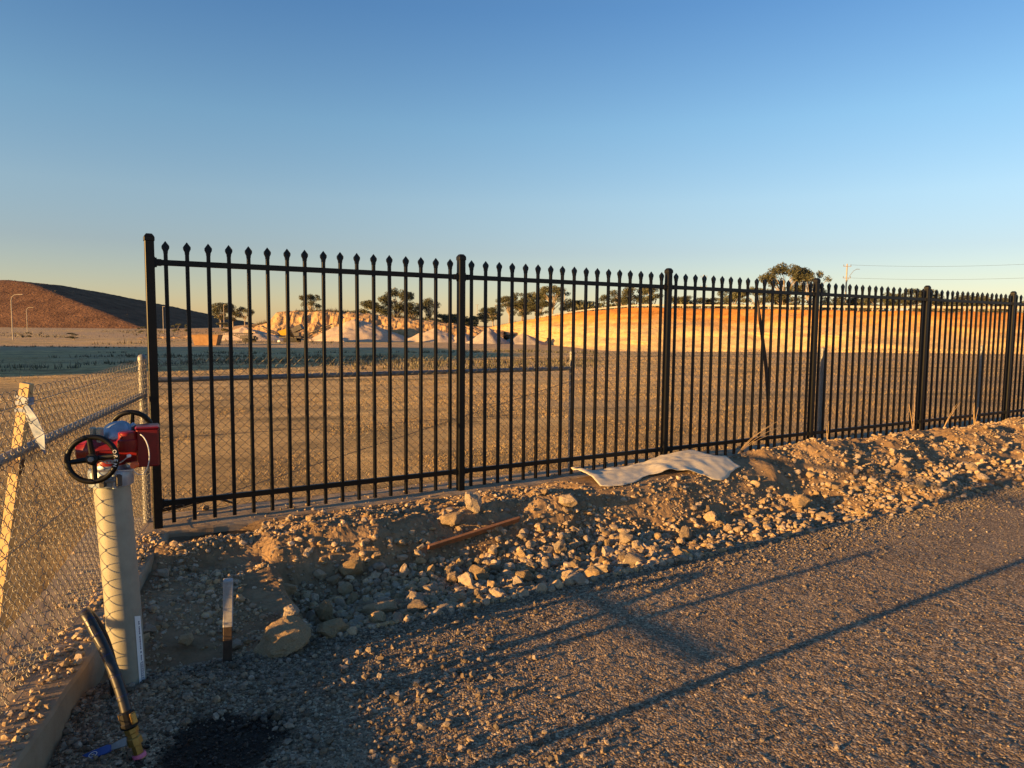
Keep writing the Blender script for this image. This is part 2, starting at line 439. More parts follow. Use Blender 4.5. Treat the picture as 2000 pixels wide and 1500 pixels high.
me = np_mesh('field', np.stack([X.ravel(), Y.ravel(), Zf], 1), F, M['field'], True, {'pale': pale})
tag(link('field', me), kind='structure')

# ---- concrete strip under both fences
tl = list(np.arange(12, -.4, -.05)); sr_ = list(np.arange(.1, 17.5, .05))
outer = [(kerb_s(t), t) for t in tl if t > .13] + [(kerb_s(.12), .12)] + [(s_, .12) for s_ in sr_]
n_left = len([1 for t in tl if t > .13])
inn = [(mesh_s(t) - .28, t - .55 * (0 if t > 1 else (1 - t))) for t in tl if t > .13] + [(-.28, -.42)] + [(s_, -.42) for s_ in sr_]
outer = np.array(outer); inn = np.array(inn)
outer_n = outer + np.stack([.014 * fbm(outer[:, 0] * 2.5, outer[:, 1] * 2.5, 5, 6), .014 * fbm(outer[:, 0] * 4 + 9, outer[:, 1] * 3, 6)], 1)
rows = []
for k, (fr, z) in enumerate([(0, -.45), (0, -.02), (.02, -.003), (.2, 0), (.4, .002), (.6, 0), (.8, -.002), (1, -.004), (1, -.3)]):
    p = outer_n * (1 - fr) + inn * fr
    if k == 0: p = outer_n + np.array([.02, .03])
    zz = z + .014 * fbm(p[:, 0] * 2.5, p[:, 1] * 2.5, 12, 5) - (.012 * np.clip(fbm(p[:, 0] * 5, p[:, 1] * 5, 14, 3), 0, 1) if k in (1, 2) else 0)
    rows.append(np.stack([P0[0] + DV[0] * p[:, 0] + MV[0] * p[:, 1], P0[1] + DV[1] * p[:, 0] + MV[1] * p[:, 1], zz], 1))
rows = np.array(rows)
me = np_mesh('concrete_strip', rows.reshape(-1, 3), grid_faces(rows.shape[0], rows.shape[1])[:, ::-1], M['concrete'], False)
tag(link('concrete_strip', me), kind='structure')

# ---- road of crushed asphalt
def road_z(s, t):
    near = sm(7, 3, np.hypot(s - 1, t - 3.2))
    z = -.18 + .006 * fbm(s * 1.2, t * 1.2, 21, 3) + near * (.0045 * fbm(s * 14, t * 14, 22, 3) + .003 * vnoise(s * 55, t * 55, 25))
    z = z + .075 * np.exp(-(((s + .22) / .30) ** 2 + ((t - 2.27) / .17) ** 2)) * (1 + .4 * fbm(s * 9, t * 9, 2))
    z = z + .04 * np.exp(-(((s + .45) / .16) ** 2 + ((t - 2.55) / .45) ** 2))
    z = z + .025 * np.exp(-(((s - .42) / .22) ** 2 + ((t - 2.55) / .16) ** 2))
    z = z - .02 * sm(2.0, 1.9, t)
    return z
tt = np.concatenate([np.arange(1.93, 4.9, .013), 4.9 + np.cumsum(.013 * 1.07 ** np.arange(110))])
tt = tt[tt < 60]
q = np.concatenate([np.arange(0, 5.2, .013), 5.2 + np.cumsum(.013 * 1.022 ** np.arange(280))]); q = q[q < 160]
gt2, gq = np.meshgrid(tt, q, indexing='ij')
gs2 = gq + kerb_s(np.minimum(gt2, 12)) - .03
Zr = road_z(gs2, gt2)
dust = .55 * sm(.10, .5, fbm(gs2 * .45, gt2 * 2.2, 41, 5)) + .35 * np.exp(-((gt2 - 3.05) / .16) ** 2) + .30 * np.exp(-((gt2 - 4.5) / .2) ** 2) + .5 * sm(2.3, 1.95, gt2 + .1 * fbm(gs2 * 4, gt2 * 4, 4))
bar = (np.exp(-((gs2 - 2.40 - .06 * (gt2 - 2.6)) / .085) ** 4) * sm(1.95, 2.1, gt2) * sm(3.2, 3.05, gt2)) * .0
wet = sm(1.0, .72, np.hypot((gs2 + .06) / .30, (gt2 - 2.80) / .25) + .55 * fbm(gs2 * 4, gt2 * 4, 44, 5))
me = np_mesh('road', np.stack([(P0[0] + DV[0] * gs2 + MV[0] * gt2).ravel(), (P0[1] + DV[1] * gs2 + MV[1] * gt2).ravel(), Zr.ravel()], 1),
             grid_faces(len(tt), len(q)), M['road'], True, {'dust': np.clip(dust, 0, 1).ravel() * .6, 'wet': np.clip(wet + bar, 0, 1).ravel()})
tag(link('road', me), kind='structure')

# ---- dug-up verge between strip and road
def verge_z(s, t):
    s = np.asarray(s, float); t = np.asarray(t, float)
    wob = .10 * fbm(s * 2.3, t * 2.3, 51, 3)
    sw = s + wob; tw = t + .08 * fbm(s * 1.7, t * 1.7, 52, 3)
    L = np.interp(tw, [.1, .42, .56, .78, 1.2, 1.6, 1.95, 2.1], [-.05, -.03, .015, -.075, -.095, -.12, -.18, -.20])
    Mi = np.interp(tw, [.1, .45, .74, .84, 1.0, 1.4, 1.75, 2.0, 2.1], [-.01, .03, .02, -.05, -.25, -.32, -.30, -.22, -.20])
    R = np.interp(tw, [.1, .25, .55, .82, 1.12, 1.5, 1.85, 2.05, 2.1], [-.01, .06, .12, .06, -.20, -.26, -.24, -.19, -.20])
    RR = np.interp(tw, [.1, .3, .7, .95, 1.25, 1.65, 1.95, 2.1], [-.02, .07, .12, .05, -.11, -.18, -.17, -.19])
    a = sm(.52, .66, sw); b = sm(2.6, 4.2, sw); c = sm(5.6, 7.0, sw)
    z = L * (1 - a) + a * (Mi * (1 - b) + b * (R * (1 - c) + c * RR))
    ins = sm(.1, .3, t) * sm(2.08, 1.85, t)
    lump = sm(4.2, 6.2, s)
    z = z + .08 * np.exp(-(((s - 2.80) / .30) ** 2 + ((t - 1.0) / .22) ** 2))
    floor_ = sm(.78, 1.0, t + .12 * fbm(s * 1.3, t * 1.3, 67, 2)) * (1 - .55 * sm(5.5, 7, s))
    sheet = sm(3.2, 3.5, s) * sm(5.7, 5.4, s) * sm(1.0, .82, t)
    z = z + ins * (1 - .9 * sheet) * (sm(.2, .9, s) * .35 + .65) * (.050 * fbm(s * 3.1, t * 2.4, 61, 3) + .075 * lump * fbm(s * 1.9, t * 2.6, 66, 3)
                   + (1 - .62 * floor_) * .034 * fbm(s * 9, t * 9, 62, 3) + (1 - .4 * floor_) * .012 * fbm(s * 38, t * 38, 63, 2))
    z = z + .10 * np.exp(-(((s - 6.7) / .5) ** 2 + ((t - .55) / .25) ** 2)) + .07 * np.exp(-(((s - 11.2) / 1.2) ** 2 + ((t - .55) / .35) ** 2))
    bas = np.exp(-((((s - .40) / .27) ** 2 + ((t - .22) / .13) ** 2) ** 2))
    z = z * (1 - bas) + bas * (-.092 + .015 * fbm(s * 14, t * 14, 64, 2))
    return z
tv = np.linspace(.09, 2.12, 165)
qv = np.concatenate([np.arange(0, 4.5, .0125), 4.5 + np.cumsum(.0125 * 1.0085 ** np.arange(270))]); qv = qv[qv < 17]
gtv, gqv = np.meshgrid(tv, qv, indexing='ij'); gsv = gqv + kerb_s(gtv) - .012
Zv = verge_z(gsv, gtv)
wetv = np.exp(-((((gsv - .38) / .34) ** 2 + ((gtv - .24) / .19) ** 2) ** 1.5))
me = np_mesh('dirt_verge', np.stack([(P0[0] + DV[0] * gsv + MV[0] * gtv).ravel(), (P0[1] + DV[1] * gsv + MV[1] * gtv).ravel(), Zv.ravel()], 1),
             grid_faces(len(tv), len(qv)), M['dirt'], False, {'wet': (wetv * .9).ravel()})
tag(link('dirt_verge', me), kind='structure')
pv = [W(.40 + .21 * math.cos(a) * (1 + .15 * math.sin(3 * a)), .215 + .085 * math.sin(a), -.055) for a in np.linspace(0, 2 * pi, 40, endpoint=False)]
me = bpy.data.meshes.new('puddle'); me.from_pydata([tuple(p) for p in pv], [], [tuple(range(40))]); me.materials.append(M['water'])
tag(link('puddle', me), kind='structure')

def ground_z(s, t):
    s = np.asarray(s, float); t = np.asarray(t, float)
    return np.where(t < 2.0, verge_z(s, t), road_z(s, t))

# ================================================================== FAR TERRAIN
def path_interp(P, n):
    P = np.array(P, float); u = np.concatenate([[0], np.cumsum(np.hypot(*np.diff(P[:, :2], axis=0).T))])
    uu = np.linspace(0, u[-1], n); return np.stack([np.interp(uu, u, P[:, k]) for k in range(P.shape[1])], 1)
base = path_interp([(-40, 250, -2.4), (-13.9, 202, -2.5), (5.3, 149, -2.7), (15.3, 106.8, -2.85), (32, 98.8, -2.95), (38.6, 76.5, -2.95), (43.8, 61.4, -2.95), (52, 40, -3.1), (75, 0, -3.2)], 260)
# smooth the base line in plan
for _ in range(30): base[1:-1] = .25 * base[:-2] + .5 * base[1:-1] + .25 * base[2:]
top = path_interp([(-34, 262, .4), (-10.3, 214, .3), (3.5, 162, 2.9), (12.5, 142, 4.25), (20, 124, 4.8), (35.5, 111, 4.45), (44.5, 89, 3.75), (51.5, 73, 3.3), (62, 48, 3.2), (86, 5, 3.2)], 260)
for _ in range(10): top[1:-1] = .25 * top[:-2] + .5 * top[1:-1] + .25 * top[2:]
nv = 60; fr = np.linspace(0, 1, nv)
Vw = []; band = []
for j, f_ in enumerate(fr):
    p = base * (1 - f_) + top * f_
    z = base[:, 2] + (top[:, 2] - base[:, 2]) * np.where(f_ < .12, f_ * .35, .042 + (f_ - .12) / .88 * .958)
    u = np.arange(260) * .9
    nn = fbm(u * .22, np.full(260, f_ * 5.), 71, 4)
    amp = 1.6 * math.sin(pi * min(1, f_ * 1.02)) ** .6 if f_ < 1 else .0
    gul = np.abs(fbm(u * .8, np.full(260, f_ * 1.2), 73, 3)) + .6 * np.abs(fbm(u * .33, np.full(260, f_ * .6), 74, 2))
    led = .05 * np.sin(f_ * 60)
    p = p.copy(); p[:, 0] += amp * nn * .9 + gul * .8 * amp * .5; p[:, 1] += amp * nn * .7
    p[:, 2] = z + led * (0 < f_ < 1) * .5
    if f_ > .97: p[:, 2] += .15 * fbm(u * .9, np.full(260, 3.), 75, 3)
    Vw.append(p); band.append(np.full(260, .12 + f_ * .60) - .13 * sm(12, -6, base[:, 0]) * f_ + .06 * fbm(u * .06, np.full(260, 1.), 77, 2))
# plateau behind the crest
for k, dist in enumerate((3, 9, 25, 60, 160, 500, 1500)):
    p = top.copy(); p[:, 0] += dist * .82; p[:, 1] += dist * .57
    p[:, 2] = top[:, 2] - .25 - .0 * dist + .3 * fbm(np.arange(260) * .2, np.full(260, k * 2.), 78, 2)
    Vw.append(p); band.append(np.full(260, .25))
Vw = np.array(Vw); band = np.array(band)
me = np_mesh('quarry_face', Vw.reshape(-1, 3), grid_faces(nv + 7, 260)[:, ::-1], M['wall'], True, {'band': band.ravel()})
tag(link('quarry_face', me), kind='structure')

# rocky bluff, mid left
bx = np.linspace(-90, -2, 260); by = np.linspace(0, 1, 46)
topz = np.interp(bx, [-90, -66, -62, -56, -54, -44, -33, -26, -18, -10, -4, -2], [-2.3, -1.2, .3, 1.9, 4.3, 4.5, 3.9, 3.2, 2.3, 1.3, .6, .4])
Vb = []
for f_ in by:
    u = bx
    zz = -2.3 + (topz + 2.3) * (np.interp(f_, [0, .35, .42, .62, .68, .85, 1], [0, .30, .36, .62, .80, .97, 1.0]))
    yy = 150 + 16 * f_ - .05 * (bx + 40) + 3.0 * fbm(u * .13, np.full_like(u, f_ * 2), 81, 4) * (1 - f_ * .5) + 1.2 * np.abs(fbm(u * .7, np.full_like(u, f_ * 3), 82, 3))
    zz = zz + .5 * fbm(u * .5, np.full_like(u, f_ * 9), 83, 4) * math.sin(pi * f_) + (.3 * fbm(u * .9, np.full_like(u, 1.), 84, 3) if f_ > .95 else 0)
    Vb.append(np.stack([u, yy, zz], 1))
for dd in (8, 40, 200, 700):
    Vb.append(np.stack([bx * (1 + dd / 160), 166 + dd - .05 * (bx + 40), topz - .3], 1))
Vb = np.array(Vb)
me = np_mesh('rocky_bluff', Vb.reshape(-1, 3), grid_faces(len(Vb), 260)[:, ::-1], M['bluff'], False)
tag(link('rocky_bluff', me), kind='structure')

# heath hill, far left: two planes meeting in a spur
hx = np.linspace(-760, -170, 240); hy = np.linspace(320, 760, 150)
HX, HY = np.meshgrid(hx, hy, indexing='ij')
C0 = np.array([-199, 385, -2.]); PK = np.array([-314, 460, 27.6]); RE = np.array([-218, 520, 2.9]); LB = np.array([-520, 372, -2.])
def plane(a, b, c):
    n = np.cross(b - a, c - a); return a[2] - (n[0] * (HX - a[0]) + n[1] * (HY - a[1])) / n[2]
HZ = np.minimum(plane(C0, PK, RE), plane(C0, LB, PK))
capz = 27.9 + .012 * (-HX - 314) + 1.2 * fbm(HX * .02, HY * .02, 92, 3)
k_ = 1.5; HZ = -k_ * np.log(np.exp(-np.clip(HZ, -60, 90) / k_) + np.exp(-capz / k_))
ridge_y = 466 + .9 * np.clip(HX + 314, 0, 200)
HZ = HZ - .25 * np.clip(HY - ridge_y - 30, 0, 1e9)
HZ = HZ + sm(-2, 4, HZ) * (.55 * fbm(HX * .03, HY * .03, 91, 4) + .35 * fbm(HX * .25, HY * .25, 93, 3))
HZ = np.maximum(HZ, -4)
me = np_mesh('hill', np.stack([HX.ravel(), HY.ravel(), HZ.ravel()], 1), grid_faces(240, 150)[:, ::-1], M['hill'], True)
tag(link('hill', me), kind='structure')

# added earth bank out of view, its outline shaped to shade the field
poly = [(-150, 56), (-112, 63), (-76, 69), (-59, 20), (-66, 1), (-75, -11), (-150, -11)]
cen = np.mean(poly, axis=0); ring = []
pp = np.array(poly + [poly[0]], float); u = np.concatenate([[0], np.cumsum(np.hypot(*np.diff(pp, axis=0).T))])
uu = np.linspace(0, u[-1], 161)[:-1]; rim = np.stack([np.interp(uu, u, pp[:, 0]), np.interp(uu, u, pp[:, 1])], 1)
nrm = (rim - cen); nrm /= np.linalg.norm(nrm, axis=1)[:, None]
Ve = []
for off, z in ((10, -3), (6, 1.5), (2.5, 5.8), (0, 9.0), (-8, 9.2), (-30, 9.3)):
    p = rim + nrm * off
    Ve.append(np.stack([p[:, 0], p[:, 1], np.full(160, z) + .45 * fbm(p[:, 0] * .12, p[:, 1] * .12, 95, 3)], 1))
Ve = np.array(Ve); Fq = []
for i in range(5):
    for k in range(160): Fq.append((i * 160 + k, i * 160 + (k + 1) % 160, (i + 1) * 160 + (k + 1) % 160, (i + 1) * 160 + k))
vl = [tuple(v) for v in Ve.reshape(-1, 3)]
me = bpy.data.meshes.new('shade_bank'); me.from_pydata(vl, [], Fq + [tuple(range(5 * 160, 6 * 160))]); me.materials.append(M['earth'])
tag(link('shade_bank', me), kind='structure')

# ---- stockpiles
def pile(name, label, cx, cy, rx, ry, h, mat, seed, z0=-2.1, skew=0., sharp=1.0):
    n, m = 72, 26; vs = []
    for j in range(m):
        f_ = j / (m - 1)
        for k in range(n):
            a = 2 * pi * k / n
            rr = (1 - f_) * (1 + .16 * float(fbm(math.cos(a) * 1.3 + seed, math.sin(a) * 1.3, seed, 2)))
            x = math.cos(a) * rx * rr; y = math.sin(a) * ry * rr
            z = h * (1 - (1 - f_) ** sharp)
            z += .10 * h * float(fbm(x * .6 + seed, y * .6, seed, 4)) * (f_ > 0.03)
            vs.append((x + skew * f_, y, z - (.3 if j == 0 else 0)))
    fs = [(j * n + k, j * n + (k + 1) % n, (j + 1) * n + (k + 1) % n, (j + 1) * n + k) for j in range(m - 1) for k in range(n)]
    me = bpy.data.meshes.new(name); me.from_pydata(vs, [], fs); me.materials.append(mat); me.shade_smooth()
    o = link(name, me); o.location = (cx, cy, z0)
    return tag(o, label, 'stockpile', 'stockpiles on the far side of the field')
pile('sand_pile', 'largest pale sand pile, broad cone right of the yellow screening machine', -31.5, 150, 12, 8, 4.9, M['white_sand'], 3, skew=-1.8)
pile('sand_pile', 'low pale sand pile behind the small grey conveyor', -54, 148, 9, 6, 2.9, M['white_sand'], 5, skew=-2)
pile('sand_pile', 'flat-topped cream sand pile left of the second black fence post', -16.5, 150, 7.5, 5, 3.0, M['white_sand'], 8)
pile('gravel_pile', 'grey gravel pile just right of the second black fence post', -4.6, 139, 4.6, 4, 3.2, M['grey_aggregate'], 12)
pile('gravel_pile', 'long low grey gravel bank right of the pointed gravel pile', 2.2, 141, 5.0, 3.5, 2.1, M['grey_aggregate'], 14)
pile('sand_pile', 'small cream sand heap between two larger piles', -10.2, 150, 4, 4, 2.2, M['white_sand'], 17)

# ================================================================== BLACK SECURITY FENCE
fence = empty('security_fence', W(0, 0, 0), 'black steel picket fence with spear tips on a concrete strip', 'fence', rz=pi / 2 - FENCE_AZ)
# local frame: x along the fence, y away from the road, z up
post_me = cap_me = None
def post(x):
    global post_me, cap_me
    if post_me is None:
        p = MB().box((0, 0, 1.02), (.060, .060, 2.08)).build('post', M['black'], fence, bevel=.004); post_me = p.data
        c = MB().box((0, 0, 2.068), (.068, .068, .030)); c.box((0, 0, 2.094), (.068, .068, .022), taper=.55)
        c = c.build('post_cap', M['plastic'], p, bevel=.003); cap_me = c.data
    else:
        p = link('post', post_me, fence); c = link('post_cap', cap_me, p)
    p.location = (x, 0, 0); return p
pk_me = tip_me = None
def picket(x):
    global pk_me, tip_me
    if pk_me is None:
        p = MB().box((0, 0, 1.005), (.0255, .0255, 1.955)).build('picket', M['black'], fence, bevel=.002); pk_me = p.data
        t = MB(); hw, th = .0245, .0135
        prof = [(-.0135, 1.972), (.0135, 1.972), (.0150, 1.990), (hw, 2.010), (hw, 2.026), (.0008, 2.060), (-.0008, 2.060), (-hw, 2.026), (-hw, 2.010), (-.0150, 1.990)]
        n = len(prof)
        vs = [(a, -th * (1 if z < 2.0 else .85 if z < 2.03 else .1), z) for a, z in prof] + [(a, th * (1 if z < 2.0 else .85 if z < 2.03 else .1), z) for a, z in prof]
        t.add(vs, [tuple(range(n)), tuple(range(2 * n - 1, n - 1, -1))] + [(i, i + n, (i + 1) % n + n, (i + 1) % n) for i in range(n)])
        t = t.build('spear_tip', M['plastic'], p); tip_me = t.data
    else:
        p = link('picket', pk_me, fence); t = link('spear_tip', tip_me, p)
    p.location = (x, 0, 0); p.rotation_euler = (random.uniform(-.0012, .0012), random.uniform(-.0022, .0022), 0)
PAN = 2.45
br_me = None
for k in range(8): post(PAN * k)
rail_me = None
for k in range(7):
    for z in (1.907, .176):
        if rail_me is None:
            r = MB().box((PAN / 2, 0, 0), (PAN - .064, .034, .040)).build('rail', M['black'], fence, bevel=.002); rail_me = r.data
        else:
            r = link('rail', rail_me, fence)
        for e, sg in ((.0315, 1), (PAN - .0315, -1)):
            if br_me is None:
                b = MB(); b.box((.022, 0, 0), (.040, .041, .047)); b.box((0, 0, 0), (.004, .052, .075))
                for zz in (-.028, .028): b.tube([(-.001, 0.0, zz), (.014, 0.0, zz)], .0065, 6)
                for zz in (-.022, .022): b.tube([(.024, -.017, zz * .4), (.024, -.028, zz * .4)], .005, 6)
                b = b.build('bracket', M['plastic'], r); br_me = b.data
            else: b = link('bracket', br_me, r)
            b.location = (e, 0, 0); b.scale = (sg, 1, 1)
        r.location = (PAN * k, 0, z)
    for i in range(17): picket(PAN * k + .106 + .14 * i)

# ================================================================== CHAIN LINK FENCE
corner = (-.05, -.20)
clf = empty('chain_link_fence', W(corner[0], corner[1], 0), 'galvanised chain link fence with knuckled top, behind the black fence and turning left', 'fence')
clf_inv = Vector(W(corner[0], corner[1], 0))
def wire_tubes(paths, r, n=4):
    """paths: (k, m, 3) -> verts, faces for thin tubes"""
    Pth = np.asarray(paths, float); k, m, _ = Pth.shape
    T = np.empty_like(Pth); T[:, 1:-1] = Pth[:, 2:] - Pth[:, :-2]; T[:, 0] = Pth[:, 1] - Pth[:, 0]; T[:, -1] = Pth[:, -1] - Pth[:, -2]
    T /= np.linalg.norm(T, axis=2, keepdims=True) + 1e-9
    ref = np.array([.31, .87, .21]); ref = np.broadcast_to(ref, T.shape)
    A = np.cross(T, ref); A /= np.linalg.norm(A, axis=2, keepdims=True) + 1e-9
    B = np.cross(T, A)
    ang = np.arange(n) * 2 * pi / n
    V = Pth[:, :, None, :] + r * (A[:, :, None, :] * np.cos(ang)[None, None, :, None] + B[:, :, None, :] * np.sin(ang)[None, None, :, None])
    V = V.reshape(-1, 3)
    base_ = (np.arange(k)[:, None, None] * m + np.arange(m - 1)[None, :, None]) * n
    a = np.arange(n); b = (a + 1) % n
    Fq = np.stack([base_ + a, base_ + b, base_ + n + b, base_ + n + a], -1).reshape(-1, 4)
    return V, Fq
def chain(length, wd, per, ztop, org, dirv, nrmv, sub, depth, r, nside, seed):
    nw = int(length / wd); half = per / 2; nh = int((ztop - .02) / half)
    u = np.linspace(0, nh, nh * sub + 1)
    paths = []
    loc = np.random.default_rng(seed)
    for i in range(nw):
        uu_ = u + (i % 2)                      # neighbours swing the opposite way and meet at the knuckles
        tr_ = np.abs((uu_ % 2) - 1)
        x = (i + (1 - tr_) * 1.12 - .06) * wd
        yy = depth * np.where(uu_ % 2 < 1, 1, -1) * np.clip(np.sin(pi * (uu_ % 1)) * 2.4, 0, 1)
        z = ztop - u * half
        sag = .007 * np.sin(x * 1.9 + 1) * np.sin(z * 2.6) + .004 * np.sin(x * 5.3 + z * 3)
        x = x + .0025 * np.sin(z * 7 + i * .35) + loc.normal(0, .0012)
        p = np.asarray(org)[None, :] + np.outer(x, dirv) + np.outer(yy + sag, nrmv); p[:, 2] = z + .004 * np.sin(x * 3.1) + loc.normal(0, .002)
        paths.append(p)
    return wire_tubes(np.array(paths), r, nside)
def mesh_part(name, V, Fq):
    V = V - np.array(clf_inv); me = np_mesh(name, V, Fq, M['wire'], True)
    return tag(link(name, me, clf), kind='stuff')
back_o = np.array(W(corner[0] + .035, -.235, 0)); dv3 = np.array([DV[0], DV[1], 0]); nv3 = np.array([-MV[0], -MV[1], 0])
V1, F1 = chain(16.5, .0354, .0707, 1.215, back_o, dv3, nv3, 2, .003, .0020, 3, 5)
mesh_part('wire_mesh', V1, F1)
ld = np.array(W(mesh_s(4), 4)) - np.array(W(mesh_s(0), 0)); ld /= np.linalg.norm(ld); ln = np.array([ld[1], -ld[0], 0])
left_o = np.array(W(mesh_s(-.17) + .0, -.17, 0))
V2, F2 = chain(7.2, .0354, .0707, 1.215, left_o - ln * .034, ld, ln, 6, .0085, .0018, 4, 6)
mesh_part('wire_mesh', V2, F2)
def loc3(p): return Vector(p) - clf_inv
def on_left(k, z, off=0.): 
    p = left_o + ld * k + ln * off; return loc3((p[0], p[1], z))
def on_back(s_, z, off=0.):
    p = W(s_, -.235 - off, z); return loc3(p)
def galv_post(p, h):
    b = MB(); b.tube([p + Vector((0, 0, -.1)), p + Vector((0, 0, h - .012))], .0285, 14)
    o = b.build('post', M['galv'], clf, smooth=True)
    MB().lathe([(.0305, h - .03), (.0305, h - .008), (.024, h + .008), (.01, h + .016)], 14, c=p).build('post_cap', M['galv'], o, smooth=True)
galv_post(loc3(W(corner[0] - .005, corner[1] - .01, 0)), 1.235)
for s_ in (3.86, 7.91, 11.95, 16.0): galv_post(on_back(s_, 0, .034), 1.225)
for k in (3.62 + .12, 6.9): galv_post(on_left(k, 0, .03), 1.30)
for a, b_ in ((on_left(.03, .955, 0), on_left(7.2, .955, 0)), (on_back(.0, 1.055, .03), on_back(3.86, 1.055, .03))):
    MB().tube([a, b_], .0205, 12).build('rail', M['galv'], clf, smooth=True)
def wire_bar(pts, r=.0019, name='tension_wire'):
    MB().tube(pts, r, 5).build(name, M['wire'], clf, smooth=True)
for z in (1.165, .62, .05):
    wire_bar([on_back(.0, z, -.006), on_back(16.4, z, -.006)])
    wire_bar([on_left(0, z - .01, -.044), on_left(7.2, z - .01, -.044)])
wire_bar([on_back(.03, .03, .02), on_back(2.0, .49, .02), on_back(3.85, .93, .02)], .003, 'brace_wire')

# ================================================================== STANDPIPE WITH VALVES
px, py = -1.700, 3.050
hyd = empty('fire_standpipe', (px, py, -.18), 'grey standpipe with red twin valve head and black handwheels beside the left chain link fence', 'standpipe')
def H(x, y, z): return Vector((x - px, y - py, z + .18))
tx, ty = -.052, .03      # slight lean of the top towards the left
barrel = MB().tube([H(px + .012, py, -.34), H(px - .012, py, .30), H(px + tx + .012, py + .0, .80)], .0715, 32).build('barrel', M['pipe'], hyd, smooth=True)
topx = px + tx + .012
MB().lathe([(.074, .778), (.086, .782), (.088, .80), (.088, .846), (.084, .852), (.068, .856), (.060, .87), (.060, .90)], 32, c=H(topx, py, 0)).build('coupling', M['alloy'], hyd, smooth=True)
cl = MB(); a0 = math.radians(-62)
for sg in (-1, 1):
    ca = a0 + sg * .30; cx, cy = topx + .098 * math.cos(ca), py + .098 * math.sin(ca)
    cl.box(H(cx, cy, .814), (.03, .022, .048), R=Matrix.Rotation(ca, 3, 'Z'))
cl.build('clamp', M['dusty_steel'], hyd, bevel=.003)
MB().tube([H(topx + .104 * math.cos(a0 - .33), py + .104 * math.sin(a0 - .33), .814), H(topx + .104 * math.cos(a0 + .33), py + .104 * math.sin(a0 + .33), .814)], .007, 8).build('bolt', M['galv'], hyd)
MB().tube([H(topx + .095 * math.cos(a0 + .15), py + .095 * math.sin(a0 + .15), .78), H(topx + .098 * math.cos(a0 + .15), py + .098 * math.sin(a0 + .15), .86)], .009, 8).build('lever', M['alloy'], hyd)
# red casting: tee body lying across, one outlet box on the right
ax = Vector((.91, .38, .03)).normalized(); bc = Vector((topx + .030, py + .005, .935))
body = MB()
R = axisR(ax)
body.lathe([(.030, -.155), (.042, -.150), (.046, -.120), (.060, -.105), (.064, -.06), (.064, .06), (.070, .075), (.070, .095)], 28, R=R, c=H(*bc))
body.lathe([(.062, -.06), (.058, -.02), (.050, .03)], 24, c=H(topx, py, .93))
body = body.build('valve_body', M['red'], hyd, smooth=True)
body2 = MB(); Rz = Matrix.Rotation(math.radians(27), 3, 'Z')
body2.box(H(topx + .146, py + .035, .945), (.088, .120, .165), R=Rz)
body2.box(H(topx + .146, py + .035, 1.03), (.096, .128, .012), R=Rz)
body2.build('outlet_block', M['red'], hyd, bevel=.006)
Rt = axisR((-.25, -.6, .75))
MB().lathe([(.036, -.02), (.040, .0), (.040, .03), (.034, .035), (.034, .06), (.028, .065)], 20, c=H(topx + .10, py - .045, .955)).build('gland', M['red'], hyd, smooth=True)
for q_ in range(4):
    f_ = (q_ + .5) * pi / 2
    MB().tube([H(*(bc + ax * .09)) + R @ Vector((.055 * math.cos(f_), .055 * math.sin(f_), 0)), H(*(bc + ax * .108)) + R @ Vector((.055 * math.cos(f_), .055 * math.sin(f_), 0))], .008, 6).build('bolt', M['galv'], hyd)
# blue-grey cap
ca = MB(); Rc = axisR((-.10, -.55, .45)); cc = (topx + .02, py + .03, .985)
ca.lathe([(.070, -.03), (.072, .0), (.070, .022), (.062, .026), (.060, .034), (.048, .050), (.025, .060), (.005, .063)], 28, R=Rc, c=H(*cc))
ca = ca.build('outlet_cap', M['alloy'], hyd, smooth=True)
lg = MB()
for q_ in range(3):
    f_ = q_ * 2 * pi / 3 + .6
    v = Rc @ Vector((.074 * math.cos(f_), .074 * math.sin(f_), .004)); lg.box(H(*cc) + v, (.026, .022, .03), R=Rc @ Matrix.Rotation(f_, 3, 'Z'))
lg.build('lug', M['alloy'], ca, bevel=.004)
pp_ = MB()
pp_.box(H(topx - .045, py - .045, .995), (.026, .024, .085)); pp_.box(H(topx - .012, py - .052, .995), (.026, .024, .085))
pp_.build('clip_arm', M['pipe'], hyd, bevel=.006)
